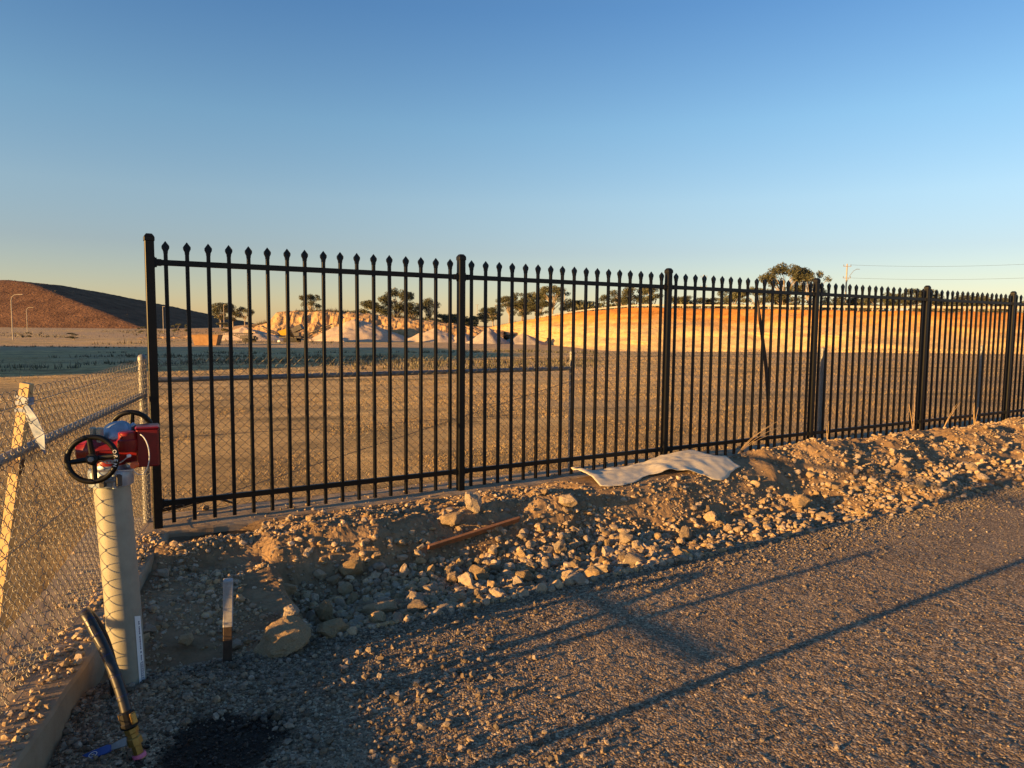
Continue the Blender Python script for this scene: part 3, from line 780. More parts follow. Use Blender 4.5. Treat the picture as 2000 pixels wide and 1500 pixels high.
def wheel(c, ax_, rad, text=False):
    R_ = axisR(ax_)
    ring_ = [H(*c) + R_ @ Vector((rad * math.cos(a), rad * math.sin(a), 0)) for a in np.linspace(0, 2 * pi, 48, endpoint=False)]
    wl = MB().tube(ring_, .0115, 10, closed=True).build('handwheel', M['black'], hyd, smooth=True)
    sp = MB()
    for q_ in range(4):
        f_ = q_ * pi / 2 + .35
        a_ = H(*c) + R_ @ Vector((.018 * math.cos(f_), .018 * math.sin(f_), -.012)); b_ = H(*c) + R_ @ Vector(((rad - .006) * math.cos(f_), (rad - .006) * math.sin(f_), 0))
        one = MB().tube([a_, b_], [.0125, .010], 8); sp.add(one.v, one.f)
    sp.build('spokes', M['black'], wl, smooth=True)
    MB().lathe([(.022, -.03), (.024, .004), (.018, .008)], 16, R=R_, c=H(*c)).build('hub', M['black'], wl, smooth=True)
    MB().lathe([(.0115, .008), (.0115, .020), (.008, .021)], 6, R=R_, c=H(*c)).build('hub_nut', M['galv'], wl)
    MB().tube([H(*c), H(*(Vector(c) - Vector(ax_).normalized() * .11))], .012, 10).build('spindle', M['red'], wl, smooth=True)
    if text:
        for q_, ch in enumerate('OPEN'):
            f_ = .55 - q_ * .20
            cu = bpy.data.curves.new('rim_letter', 'FONT'); cu.body = ch; cu.size = .020; cu.extrude = .0006; cu.align_x = 'CENTER'; cu.align_y = 'CENTER'
            cu.materials.append(M['white'])
            tmp = link('rim_letter_curve', cu); bpy.context.view_layer.update()
            me = bpy.data.meshes.new_from_object(tmp); bpy.data.objects.remove(tmp); o = link('rim_letter', me, wl)
            Rl = (R_ @ Matrix.Rotation(f_ - pi / 2, 3, 'Z')).to_4x4()
            o.matrix_local = Matrix.Translation(H(*c) + R_ @ Vector((rad * math.cos(f_), rad * math.sin(f_), .0118))) @ Rl
wheel((-1.728, 2.895, .920), (.22, -.96, .10), .092, True)
wheel((topx + .012, py + .16, 1.00), (-.25, .93, .25), .082)
lp = [H(*p) for p in ((topx - .01, py - .09, .91), (topx + .04, py - .10, .892), (topx + .10, py - .10, .897), (topx + .135, py - .098, .925))]
MB().tube(lp, .0022, 6).build('tether_cable', M['cable'], hyd, smooth=True)
lp = []
for a in np.linspace(1.35, -2.2, 18): lp.append(H(topx + .155 + .055 * math.cos(a), py - .06 - .02 * math.cos(a), .925 + .088 * math.sin(a)))
lp.append(H(topx + .07, py - .07, .855)); 
MB().tube(lp, .0024, 6).build('tether_cable', M['cable'], hyd, smooth=True)
MB().lathe([(.014, 0), (.015, .02), (.011, .025)], 12, R=axisR((0, -1, .1)), c=H(topx + .155, py - .085, .885)).build('plug', M['orange'], hyd, smooth=True)
MB().lathe([(.007, 0), (.007, .012)], 8, R=axisR((0, -1, .1)), c=H(topx + .135, py - .095, .925)).build('plug', M['white'], hyd, smooth=True)
# label on the barrel: curved white strip with a blue boxed mark and a line of small print
def on_barrel(ang, z, rr=.0722):
    f_ = (z + .34) / .64
    xx = px + .012 - .024 * f_ if z < .3 else px - .012 + (tx + .024) * (z - .3) / .5
    return H(xx + rr * math.cos(ang), py + rr * math.sin(ang), z)
sa_, sb_ = math.radians(-26), math.radians(2)
vs = []; rowsn = 14
for j in range(rowsn):
    z = .19 + (-.125 - .19) * j / (rowsn - 1)
    for k in range(6):
        a = sa_ + (sb_ - sa_) * k / 5
        zz = z + (.012 * (1 - k / 5) if j == 0 else (-.02 * (k / 5) if j == rowsn - 1 else 0))
        vs.append(on_barrel(a, zz, .0732))
st_ = MB().add(vs, [(j * 6 + k, j * 6 + k + 1, (j + 1) * 6 + k + 1, (j + 1) * 6 + k) for j in range(rowsn - 1) for k in range(5)])
sticker = st_.build('sticker', M['white'], hyd, smooth=True)
mk = MB()
def mark(a0_, a1_, z0_, z1_):
    b = len(mk.v); mk.add([on_barrel(a0_, z0_, .0738), on_barrel(a1_, z0_, .0738), on_barrel(a1_, z1_, .0738), on_barrel(a0_, z1_, .0738)], [(0, 1, 2, 3)])
rr_ = random.Random(3); z = .172
while z > -.005:
    hgt = rr_.choice((.004, .006, .006, .008)); mark(math.radians(-13), math.radians(-8), z, z - hgt); z -= hgt + rr_.choice((.003, .003, .003, .009))
mark(math.radians(-17), math.radians(-15.6), -.015, -.105); mark(math.radians(-4.5), math.radians(-3.1), -.015, -.105)
mark(math.radians(-17), math.radians(-3.1), -.015, -.018); mark(math.radians(-17), math.radians(-3.1), -.102, -.105)
for z_ in (-.024, -.044, -.064, -.084):
    mark(math.radians(-14), math.radians(-6), z_, z_ - .003); mark(math.radians(-14), math.radians(-6), z_ - .011, z_ - .014)
    mark(math.radians(-14), math.radians(-12.6), z_, z_ - .014)
    if z_ != -.064: mark(math.radians(-7.4), math.radians(-6), z_, z_ - .014)
mk.build('sticker_print', M['ink'], sticker)

# ================================================================== HOSE WITH BALL VALVE
hose = empty('water_hose', (-1.40, 2.60, -.16), 'black rubber hose looping up from a brass ball valve beside the standpipe', 'hose')
def G(p): return Vector(p) - Vector((-1.40, 2.60, -.16))
def bez(P, n):
    P = [Vector(p) for p in P]; P = [P[0] * 2 - P[1]] + P + [P[-1] * 2 - P[-2]]; out = []
    for i in range(1, len(P) - 2):
        for k in range(n):
            t_ = k / n; a, b, c, d = P[i - 1:i + 3]
            out.append(.5 * ((2 * b) + (c - a) * t_ + (2 * a - 5 * b + 4 * c - d) * t_ ** 2 + (3 * b - a - 3 * c + d) * t_ ** 3))
    out.append(P[-2]); return out
hp = bez([(-1.452, 2.60, -.02), (-1.500, 2.635, .075), (-1.570, 2.68, .185), (-1.655, 2.73, .285), (-1.702, 2.765, .318), (-1.722, 2.82, .292), (-1.712, 2.87, .21), (-1.700, 2.91, .09), (-1.690, 2.93, -.05), (-1.685, 2.93, -.24)], 8)
MB().tube([G(p) for p in hp], .0205, 14).build('hose_tube', M['rubber'], hose, smooth=True)
bd = MB()
for i in range(6, 36, 5):
    p = G(hp[i]); d_ = (Vector(hp[i + 1]) - Vector(hp[i - 1])).normalized()
    bd.tube([p - d_ * .0015, p + d_ * .0015], .0212, 14)
bd.build('hose_mark', M['ink'], hose)
va = Vector((.30, -.07, -.95)).normalized()     # axis of valve, downwards along the hose end
v0 = Vector((-1.456, 2.598, -.012))
Rv = axisR(va)
MB().lathe([(.021, -.02), (.027, -.015), (.029, .02), (.033, .024), (.033, .040), (.026, .045)], 12, R=Rv, c=G(v0)).build('ferrule', M['plastic'], hose, smooth=False)
cm = MB()
for sg in (-1, 1):
    side = Rv @ Vector((sg * .036, 0, .01)); cm.box(G(v0) + side, (.012, .022, .042), R=Rv)
cm.build('cam_arm', M['brass'], hose, bevel=.003)
MB().lathe([(.022, .045), (.026, .048), (.026, .064), (.021, .068), (.021, .082), (.027, .086), (.027, .112), (.018, .116), (.018, .150), (.022, .152), (.022, .17)], 8, R=Rv, c=G(v0)).build('ball_valve', M['brass'], hose)
hv0 = v0 + va * .092 + Vector((-.02, -.03, .006)); hv1 = Vector((-1.615, 2.545, -.160))
hh = MB(); pts = [hv0, hv0 * .75 + hv1 * .25 + Vector((0, 0, .004)), hv0 * .4 + hv1 * .6, hv1]
dirh = (hv1 - hv0).normalized(); sideh = dirh.cross(Vector((0, -.75, .66))).normalized(); uph = sideh.cross(dirh)
def flatbar(mb, pts_, ws, th):
    rings = []
    for p, w_ in zip(pts_, ws):
        p = G(p); rings += [p + sideh * w_ + uph * th, p - sideh * w_ + uph * th, p - sideh * w_ - uph * th, p + sideh * w_ - uph * th]
    fs = []
    for i in range(len(pts_) - 1):
        for k in range(4): fs.append((i * 4 + k, i * 4 + (k + 1) % 4, (i + 1) * 4 + (k + 1) % 4, (i + 1) * 4 + k))
    n = len(pts_); fs += [(3, 2, 1, 0), tuple((n - 1) * 4 + k for k in range(4))]
    mb.add(rings, fs); return mb
L_ = lambda f_: hv0 * (1 - f_) + hv1 * f_
handle = flatbar(MB(), [L_(.28), L_(.36), L_(.7), L_(.94), L_(1.0)], [.010, .015, .0155, .014, .008], .0065).build('valve_handle', M['blue'], hose, bevel=.002)
flatbar(MB(), [L_(-.04), L_(.15), L_(.30)], [.016, .013, .009], .003).build('handle_root', M['galv'], handle)
em = MB(); mid = G(L_(.66)) + uph * .0075
ov = [mid + dirh * .016 * math.cos(a) - sideh * .008 * math.sin(a) for a in np.linspace(0, 2 * pi, 20, endpoint=False)]
em.tube(ov, .0012, 5, closed=True); em.tube([mid - dirh * .006, mid + dirh * .006], .001, 5)
em.build('handle_emblem', M['white'], handle)
MB().lathe([(.024, .150), (.025, .160), (.024, .166)], 14, R=Rv, c=G(v0)).build('pink_tape', M['pink'], hose)

# ================================================================== SURVEY STAKE, PEGS, PLANK
stk = empty('survey_stake', (-2.235, 2.90, -.03), 'pale timber survey stake with blue and white ribbon leaning behind the chain link mesh', 'stake')
a_ = Vector((0, 0, -.2)); b_ = Vector((.250, 0, 1.262)); ax_ = (b_ - a_).normalized(); Rk = axisR(ax_)
MB().box((a_ + b_) / 2, (.042, .030, (b_ - a_).length), R=Rk).build('shaft', M['pine'], stk, bevel=.002)
def sp_(f_): return a_ + (b_ - a_) * f_
MB().box(sp_(.765), (.046, .034, .062), R=Rk).build('strap', M['strap'], stk)
rb = MB()
for f_ in (.945, .958, .925): rb.box(sp_(f_), (.050, .038, .016), R=Rk @ Matrix.Rotation(random.uniform(-.25, .25), 3, 'Y'))
pv_ = [sp_(.935) + Vector((.018, -.022, 0)), sp_(.935) + Vector((.045, -.024, -.05)), sp_(.935) + Vector((.070, -.022, -.12)), sp_(.935) + Vector((.090, -.02, -.20))]
ws_ = [.014, .024, .026, .005]
vs = []
for p, w_ in zip(pv_, ws_): vs += [p + Vector((-w_, .006, 0)), p + Vector((w_, -.006, .01)), p + Vector((w_, -.003, .01)), p + Vector((-w_, .009, 0))]
fs = []
for i in range(3):
    for k in range(4): fs.append((i * 4 + k, i * 4 + (k + 1) % 4, (i + 1) * 4 + (k + 1) % 4, (i + 1) * 4 + k))
rb.add(vs, fs)
rb.build('ribbon', M['ribbon'], stk)

pg = empty('timber_peg', (-1.395, 3.395, -.19), 'short square timber peg, dark below and pale on top, standing in the dirt', 'peg')
Rp = axisR((.03, .0, 1)) @ Matrix.Rotation(.35, 3, 'Z')
MB().box(Rp @ Vector((0, 0, .05)), (.042, .042, .31), R=Rp).build('shaft', M['darkwood'], pg, bevel=.003)
MB().box(Rp @ Vector((0, 0, .305)), (.046, .046, .235), R=Rp).build('painted_top', M['greypaint'], pg, bevel=.004)

pa, pb = W(1.70, .96, -.145), W(2.52, .90, -.055)
pl = MB(); mid = (pa + pb) / 2; ax_ = (pb - pa).normalized(); Rq = axisR(ax_)
pl.box((0, 0, 0), (.05, .022, (pb - pa).length), R=Rq @ Matrix.Rotation(1.2, 3, 'Z'))
o = pl.build('timber_plank', M['brownwood'], None, bevel=.002); o.location = mid
tag(o, 'brown timber stake lying across the rubble in front of the fence', 'stake')

# T-shaped peg added out of view to cast the cross shadow on the road
tp = empty('shadow_peg', W(-2.5, 2.80, -.02), 'added timber peg with a cross bar, left of the view, casting the cross shadow on the road', 'peg', rz=pi / 2 - FENCE_AZ)
MB().box((0, 0, .37), (.05, .05, .98)).build('shaft', M['pine'], tp, bevel=.003)
MB().box((0.035, 0, .50), (.022, 1.14, .042)).build('shadow_bar', M['pine'], tp, bevel=.003)

# ================================================================== GEOTEXTILE SHEET
def bil(a, b, c, d, u, v): return (a * (1 - u) + b * u) * (1 - v) + (d * (1 - u) + c * u) * v
nu, nvv = 90, 34
A_, B_, C_, D__ = (3.62, .07), (5.14, .20), (5.20, .84), (3.46, .70)    # back-left, back-right, front-right, front-left (s,t)
vs = np.zeros((nu, nvv, 3))
for i in range(nu):
    for j in range(nvv):
        u_ = i / (nu - 1); v_ = j / (nvv - 1)
        s_ = bil(A_[0], B_[0], C_[0], D__[0], u_, v_); t_ = bil(A_[1], B_[1], C_[1], D__[1], u_, v_)
        if v_ > .5: t_ += (v_ - .5) * 2 * (.07 * math.sin(u_ * 9.5 + .6) + .03 * float(fbm(u_ * 9, 0 * u_, 104, 3)))
        g = float(np.max(ground_z(np.array([s_, s_ + .04, s_ - .04]), np.array([max(t_, .12)] * 3)))) if 1 else 0
        z = max(g, .0) + .016
        z += (1 - v_) ** 1.1 * (.03 + .115 * sm(.3, .9, u_)) * (1 - .35 * sm(.93, 1, u_))
        z += .055 * math.exp(-((u_ - .02) / .05) ** 2) * (1 - v_ * .9)
        z += .032 * math.exp(-((u_ - .37 - .12 * v_) / .06) ** 2) * v_ ** 2 + .025 * math.exp(-((u_ - .60) / .045) ** 2) * v_ ** 3
        cr_ = float(fbm(u_ * 5 + v_ * 1.5, v_ * 2.2, 101, 3)); z += .026 * (.35 - abs(cr_)) * (1 - .6 * v_) + .006 * float(fbm(u_ * 16, v_ * 7, 103, 2)) + .005 * math.sin(u_ * 11 + v_ * 3)
        p = W(s_, t_, float(z)); vs[i, j] = p
me = np_mesh('geotextile_sheet', vs.reshape(-1, 3), grid_faces(nu, nvv), M['cloth'], True)
o = link('geotextile_sheet', me); tag(o, 'crumpled pale grey geotextile sheet lying on the dirt against the fence', 'sheet')
so = o.modifiers.new('solid', 'SOLIDIFY'); so.thickness = .003; so.offset = 0

# black cable bundle lying behind the first pickets
cb = MB()
for k in range(3):
    cb.tube([W(.02, -.36 + .02 * k, .03 + .012 * k), W(.22, -.37 + .025 * k, .045 + .014 * k), W(.45, -.42 + .03 * k, .075 + .01 * k), W(.6, -.5, .0)], .009, 8)
tag(cb.build('cable_bundle', M['plastic'], None, smooth=True), 'black cable bundle lying on the strip behind the first fence pickets', 'cable')

# leaning bar seen through the third panel
def bar_pt(s_, t_, z): return W(s_, t_, z)
lbp = [W(6.39, -.10, 1.87), W(6.52, -.11, 1.42), W(6.635, -.12, 1.0), W(6.665, -.10, .6), W(6.67, -.08, 0)]
lb = MB(); lb.tube(lbp, [.017, .021, .023, .02, .02], 4)
tag(lb.build('leaning_bar', M['darkwood'], None), 'thin bent flat bar leaning behind the pickets of the third fence panel', 'bar')

# ================================================================== ROCKS
def rock_mesh(name, sub, seed, cuts=14, mat=None, elong=(1, .85, .7)):
    bm = bmesh.new(); bmesh.ops.create_icosphere(bm, subdivisions=sub, radius=1.0)
    r = random.Random(seed)
    planes = []
    for _ in range(cuts):
        n = Vector((r.gauss(0, 1), r.gauss(0, 1), r.gauss(0, 1))).normalized(); planes.append((n, r.uniform(.46, .84)))
    off = Vector((r.uniform(-50, 50), r.uniform(-50, 50), 0))
    for v in bm.verts:
        p = v.co.copy()
        for n, d in planes:
            k = p.dot(n) - d
            if k > 0: p -= n * k * .92
        nn = mnoise.fractal(p * 1.6 + off, 1.0, 2.0, 4)
        p *= 1 + .17 * nn + (.07 * mnoise.noise(p * 5 + off) + .03 * mnoise.noise(p * 12 + off) if sub > 2 else 0)
        v.co = Vector((p.x * elong[0], p.y * elong[1], p.z * elong[2]))
    me = bpy.data.meshes.new(name); bm.to_mesh(me); bm.free(); me.materials.append(mat or M['rock'])
    return me
RP3 = [rock_mesh('rubble_rock', 4 if k < 3 else 3, 100 + k, 12 + k, elong=(1, random.uniform(.7, .95), random.uniform(.6, .85))) for k in range(9)]
RP2 = [rock_mesh('rubble_rock', 2, 200 + k, 9, elong=(1, random.uniform(.65, .95), random.uniform(.55, .85))) for k in range(12)]
placed = []
def put_rock(s_, t_, size, me, label, group=None, tall=1.0, sink=.35, rot=None, name='rubble_rock'):
    g = float(ground_z(s_, t_)); o = link(name, me)
    o.scale = (size, size * random.uniform(.85, 1.1), size * tall)
    o.rotation_euler = rot or (random.uniform(-.5, .5), random.uniform(-.5, .5), random.uniform(0, 6.28))
    o.location = W(s_, t_, g + size * tall * .62 * (1 - sink)); placed.append((s_, t_, size))
    return tag(o, label, 'rock', group)
GRP = 'rocks lying in the dug-up verge'
hero = [  # s, t, radius, tall, label
 (.42, 1.98, .165, .62, 'largest brown boulder in the trench, right of the timber peg'),
 (.70, 1.93, .115, .9, 'grey-brown angular boulder beside the largest boulder at the road edge'),
 (.76, 1.55, .075, 1.5, 'pointed upright grey rock in the shaded end of the trench'),
 (1.32, 1.62, .085, 1.15, 'round pale grey rock in the middle of the shaded rubble'),
 (1.10, 1.62, .135, .6, 'flat wide two-toned brown and grey slab in the rubble'),
 (2.20, .72, .10, 1.35, 'tall sunlit rock standing behind the brown timber stake'),
 (1.98, .80, .12, .9, 'wide half-sunlit rock left of the brown timber stake'),
 (3.02, .88, .115, 1.0, 'round half-sunlit boulder below the grey sheet'),
 (3.82, 1.42, .09, 1.0, 'sunlit round boulder in the middle of the rubble right of the sheet'),
 (4.32, 1.24, .075, 1.0, 'flat-topped sunlit rock behind the round boulder'),
 (5.42, 1.34, .11, 1.1, 'rough orange-brown clod below the earth mound'),
 (2.60, 1.80, .10, .7, 'long sunlit rock near the road edge'),
 (3.02, 1.93, .055, 1.2, 'upright pale rock at the road edge right of the long rock'),
 (-.02, 1.80, .06, 1.0, 'brown rock half buried between standpipe and timber peg'),
 (-.04, .92, .05, 1.0, 'small sunlit rock beside the left concrete kerb'),
 (4.62, 1.60, .055, 1.0, 'sunlit egg-shaped rock on the rubble slope'),
 (6.25, 1.52, .055, .8, 'pale flat sunlit rock in front of the earth mound'),
 (6.95, 1.62, .075, 1.0, 'blocky sunlit rock near the road on the right'),
 (7.62, 1.52, .09, .9, 'tilted sunlit slab at the right side of the verge'),
 (8.10, 1.66, .085, .8, 'broad sunlit rock farthest right near the road'),
 (8.35, 1.42, .085, .9, 'broad sunlit rock behind the farthest right one'),
 (7.5, 1.15, .075, .8, 'flat pale slab pair on the far earth mound'),
 (1.36, 1.95, .065, .8, 'flat rock with a sunlit top at the trench edge'),
 (1.50, 1.45, .07, .9, 'grey rock with a sunlit spot in the rubble'),
 (.98, .46, .045, 1.1, 'small bright rock on top of the earth ridge near the fence'),
]
hero += [
 (.20, 1.90, .05, .9, 'brown half-buried rock at the foot of the timber peg'),
 (.30, 1.45, .045, .8, 'pale half-buried stone in the dirt behind the timber peg'),
 (.52, 1.72, .06, .9, 'blocky rock at the left edge of the trench above the largest boulder'),
 (.05, 1.35, .04, .8, 'small brown stone in the dirt midway between standpipe and timber peg'),
 (-.18, 1.62, .055, .7, 'flat angular stone just right of the standpipe'),
 (.62, 1.22, .07, 1.0, 'grey rock at the far left corner of the trench'),
]
for i, (a, b, r_, tl_, lb_) in enumerate(hero):
    put_rock(a, b, r_, RP3[i % 9], lb_, GRP, tl_, .12, rot=(random.uniform(-.25, .25), random.uniform(-.25, .25), random.uniform(0, 6.28)))
rr2 = np.random.default_rng(11)
def free(s_, t_, r_): return all((s_ - a) ** 2 + (t_ - b) ** 2 > (.8 * (r_ + c)) ** 2 for a, b, c in placed)
def rock_place(s_, t_):
    if t_ < .86 and s_ < 3.2: return 'loose stone on the flat dirt just in front of the black fence pickets', 'stones in front of the pickets'
    if s_ < 2.1: return 'loose rock in the shaded trench between the timber peg and the brown stake', 'rocks in the shaded trench'
    if s_ < 3.6: return 'loose rock in the half-sunlit rubble between the brown stake and the grey sheet', 'rocks left of the sheet'
    if s_ < 5.8: return 'loose rock on the rubble slope between the grey sheet and the road', 'rocks below the sheet'
    return 'loose rock on the earth mounds right of the grey sheet', 'rocks on the right mounds'
count = 0; tries = 0
while count < 270 and tries < 9000:
    tries += 1
    z_ = rr2.random()
    if z_ < .60: s_ = rr2.uniform(.72, 3.3); t_ = np.clip(rr2.normal(1.55, .30), .98, 1.98); r_ = min(.105, .034 + rr2.exponential(.024))
    elif z_ < .82: s_ = rr2.uniform(3.0, 6.2); t_ = np.clip(rr2.normal(1.5, .25), .95, 1.98); r_ = min(.075, .026 + rr2.exponential(.014))
    elif z_ < .95: s_ = rr2.uniform(6, 11); t_ = np.clip(rr2.normal(1.35, .35), .5, 1.95); r_ = min(.08, .03 + rr2.exponential(.016))
    else: s_ = rr2.uniform(0, 3); t_ = rr2.uniform(.35, .85); r_ = .022 + rr2.exponential(.008)
    if s_ < kerb_s(t_) + .1 or not free(s_, t_, r_): continue
    put_rock(s_, t_, r_, (RP3[3 + count % 6] if r_ > .05 else RP2[count % 12]), *rock_place(s_, t_), rr2.uniform(.75, 1.15), .08)
    count += 1

def scatter_stones(name, P, size, mat, seed, kind='stuff', sub=1):
    """joined 20-face stones"""
    r = np.random.default_rng(seed); n = len(P)
    bm = bmesh.new(); bmesh.ops.create_icosphere(bm, subdivisions=sub, radius=1); bm.verts.ensure_lookup_table()
    bv = np.array([v.co[:] for v in bm.verts]); bf = np.array([[v.index for v in f.verts] for f in bm.faces]); bm.free()
    K = 24; protos = []
    for k in range(K):
        if sub == 1: v = bv * (1 + r.normal(0, .19, (12, 1)))
        else:
            v = bv.copy()
            for _ in range(9):
                nn = r.normal(0, 1, 3); nn /= np.linalg.norm(nn); kk = v @ nn - r.uniform(.5, .85); v = v - np.clip(kk, 0, 9)[:, None] * nn
            v = v * (1 + r.normal(0, .05, (len(bv), 1)))
        v = v * np.array([1, r.uniform(.6, 1), r.uniform(.5, .9)])
        protos.append(v)
    protos = np.array(protos); pk = r.integers(0, K, n)
    V = protos[pk] * size[:, None, None]
    ang = r.uniform(0, 2 * pi, n); ti = r.normal(0, .5, n)
    ca, sa2 = np.cos(ti), np.sin(ti)
    x, y, z = V[..., 0].copy(), V[..., 1].copy(), V[..., 2].copy()
    V[..., 0] = x; V[..., 1] = y * ca[:, None] - z * sa2[:, None]; V[..., 2] = y * sa2[:, None] + z * ca[:, None]
    ca, sa2 = np.cos(ang), np.sin(ang); x, y = V[..., 0].copy(), V[..., 1].copy()
    V[..., 0] = x * ca[:, None] - y * sa2[:, None]; V[..., 1] = x * sa2[:, None] + y * ca[:, None]
    V += P[:, None, :]; V[..., 2] += (size * .32)[:, None]
    nv_ = len(bv); F_ = (bf[None] + nv_ * np.arange(n)[:, None, None]).reshape(-1, 3)
    tn = np.repeat(r.random(n), nv_)
    me = np_mesh(name, V.reshape(-1, 3), F_, mat, False, {'tint': tn})
    return tag(link(name, me), kind=kind)
def pts(s_, t_):
    g = ground_z(s_, t_); return np.stack([P0[0] + DV[0] * s_ + MV[0] * t_, P0[1] + DV[1] * s_ + MV[1] * t_, g], 1)
# loose rubble over the verge
n = 13500
s_ = np.concatenate([rr2.uniform(.68, 3.6, 7500), rr2.uniform(3, 8, 3000), rr2.uniform(-.6, 14, 3000)])
t_ = np.concatenate([rr2.normal(1.5, .32, 7500), rr2.normal(1.5, .35, 3000), rr2.uniform(.15, 2.0, 3000)])
sz = np.minimum(.034, .0065 + rr2.exponential(.0070, n))
ok = (t_ > .13) & (t_ < 2.05) & (s_ > kerb_s(t_) + .03) & ~((s_ > 3.4) & (s_ < 5.5) & (t_ < .8)) & (np.hypot((s_ - .4) / .3, (t_ - .22) / .14) > .75)
scatter_stones('rubble', pts(s_[ok], t_[ok]), sz[ok], M['rubble'], 21)
n = 1900
s_ = np.concatenate([rr2.uniform(.7, 3.4, 1300), rr2.uniform(3, 10, 600)]); t_ = np.clip(np.concatenate([rr2.normal(1.5, .32, 1300), rr2.normal(1.45, .35, 600)]), .9, 2.02)
sz = np.minimum(.05, .020 + rr2.exponential(.009, n)); ok = ~((s_ < 1.0) & (t_ < 1.0))
scatter_stones('coarse_rubble', pts(s_[ok], t_[ok]), sz[ok], M['rubble'], 25, sub=2)
n = 4200
t_ = rr2.uniform(.4, 2.03, n); s_ = kerb_s(t_) + .03 + rr2.random(n) ** .8 * (.62 - kerb_s(t_)); sz = np.minimum(.026, .003 + rr2.exponential(.0048, n))
ok = (fbm(s_ * 4, t_ * 4, 132, 3) > -.22) & (np.hypot((s_ - .4) / .3, (t_ - .22) / .14) > .9)
scatter_stones('dirt_clods', pts(s_[ok], t_[ok]) - np.array([0, 0, .002]), sz[ok], M['rubble'], 27)
# small bright crumbs on the ridges and mounds
n = 14000
s_ = rr2.uniform(0, 12, n) ** 1.0; t_ = rr2.uniform(.14, 1.1, n); sz = .003 + rr2.exponential(.004, n); sz = np.minimum(sz, .018)
keep = fbm(s_ * 2.2, t_ * 2.2, 131, 3) > -.05
ok = keep & ~((s_ > 3.4) & (s_ < 5.5) & (t_ < .75)) & (s_ > kerb_s(t_) + .02) & (np.hypot((s_ - .4) / .3, (t_ - .22) / .14) > .85)
scatter_stones('crumbs', pts(s_[ok], t_[ok]), sz[ok], M['rubble'], 22)
# road gravel: thick at the edge and near the standpipe, thin elsewhere
n1, n2, n3 = 16000, 12000, 34000
s_ = np.concatenate([rr2.uniform(-.9, 9, n1), -.9 + 2.4 * rr2.random(n2) ** 1.1, -.7 + 8.2 * rr2.random(n3) ** 1.3])
t_ = np.concatenate([1.98 + rr2.exponential(.16, n1), rr2.uniform(2.0, 3.7, n2), 2.05 + 2.7 * rr2.random(n3)])
sz = np.concatenate([.0025 + rr2.exponential(.0026, n1), .0024 + rr2.exponential(.0046, n2), .0018 + rr2.exponential(.0013, n3)])
sz = np.minimum(sz, .020)
ok = (s_ > kerb_s(t_) + .015) & (t_ < 4.9)
ok &= np.hypot((s_ + .06) / .28, (t_ - 2.80) / .24) > .8 + .35 * rr2.random(len(s_))
ok[n1:n1 + n2] &= (rr2.random(n2) < np.clip(1.25 - (s_[n1:n1 + n2] - kerb_s(t_[n1:n1 + n2])) / 1.9, .02, 1)) & (np.hypot((s_[n1:n1 + n2] + .06) / .28, (t_[n1:n1 + n2] - 2.80) / .24) > .9)
scatter_stones('road_gravel', pts(s_[ok], t_[ok]), sz[ok], M['gravel'], 23)
n = 700
a_ = rr2.uniform(0, 2 * pi, n); q_ = np.sqrt(rr2.random(n)); s_ = -.06 + .32 * q_ * np.cos(a_); t_ = 2.80 + .26 * q_ * np.sin(a_)
M['wet_gravel'] = stone_mat('wet_gravel', (.012, .009, .007), (.035, .025, .018), (.10, .065, .035), 40, 200, .002, .5, True)
M['wet_gravel'].node_tree.nodes['Principled BSDF'].inputs['Roughness'].default_value = .35
scatter_stones('wet_gravel', pts(s_, t_), np.minimum(.014, .003 + rr2.exponential(.003, n)), M['wet_gravel'], 26)
# dust-coloured grit on the left strip
n = 1500
t_ = rr2.uniform(.1, 3.6, n); s_ = kerb_s(t_) - .02 - np.abs(rr2.normal(0, .16, n)); sz = np.minimum(.003 + rr2.exponential(.005, n), .024)
P_ = np.stack([P0[0] + DV[0] * s_ + MV[0] * t_, P0[1] + DV[1] * s_ + MV[1] * t_, np.zeros(n)], 1)
n = 700
s2 = rr2.uniform(.2, 12, n); t2 = rr2.uniform(-.4, .1, n); sz2 = np.minimum(.003 + rr2.exponential(.005, n), .03)
P2 = np.stack([P0[0] + DV[0] * s2 + MV[0] * t2, P0[1] + DV[1] * s2 + MV[1] * t2, np.zeros(n)], 1)
scatter_stones('strip_grit', np.concatenate([P_, P2]), np.concatenate([sz, sz2]), M['rubble'], 24)

# ================================================================== GRASS, WEEDS
def blades(name, P, h, spread, per, wid, mat, seed, lean=.5):
    r = np.random.default_rng(seed); n = len(P)
    b = np.repeat(P, per, 0); N_ = n * per; hh = np.repeat(h, per) * r.uniform(.5, 1.1, N_)
    a = r.uniform(0, 2 * pi, N_); off = np.stack([np.cos(a), np.sin(a), np.zeros(N_)], 1)
    b = b + off * (np.repeat(spread, per) * r.random(N_))[:, None]
    side = np.stack([-np.sin(a + .8), np.cos(a + .8), np.zeros(N_)], 1) * (np.repeat(wid, per))[:, None]
    tip = b + off * (hh * lean * r.uniform(.2, 1.3, N_))[:, None]; tip[:, 2] += hh
    V = np.stack([b - side, b + side, tip], 1).reshape(-1, 3)
    me = np_mesh(name, V, np.arange(3 * N_).reshape(-1, 3), mat, False, {'tint': np.repeat(r.random(N_), 3)})
    return tag(link(name, me), kind='stuff')
def field_pts(n, smin, smax, tmin, tmax, seed):
    r = np.random.default_rng(seed); s_ = r.uniform(smin, smax, n); t_ = -(-tmax) if 0 else -np.exp(r.uniform(math.log(-tmax), math.log(-tmin), n))
    x = P0[0] + DV[0] * s_ + MV[0] * t_; y = P0[1] + DV[1] * s_ + MV[1] * t_
    return x, y
r3 = np.random.default_rng(33); n = 80000
ang = r3.uniform(-.80, .95, n); dist = np.exp(r3.uniform(math.log(2.6), math.log(60), n))
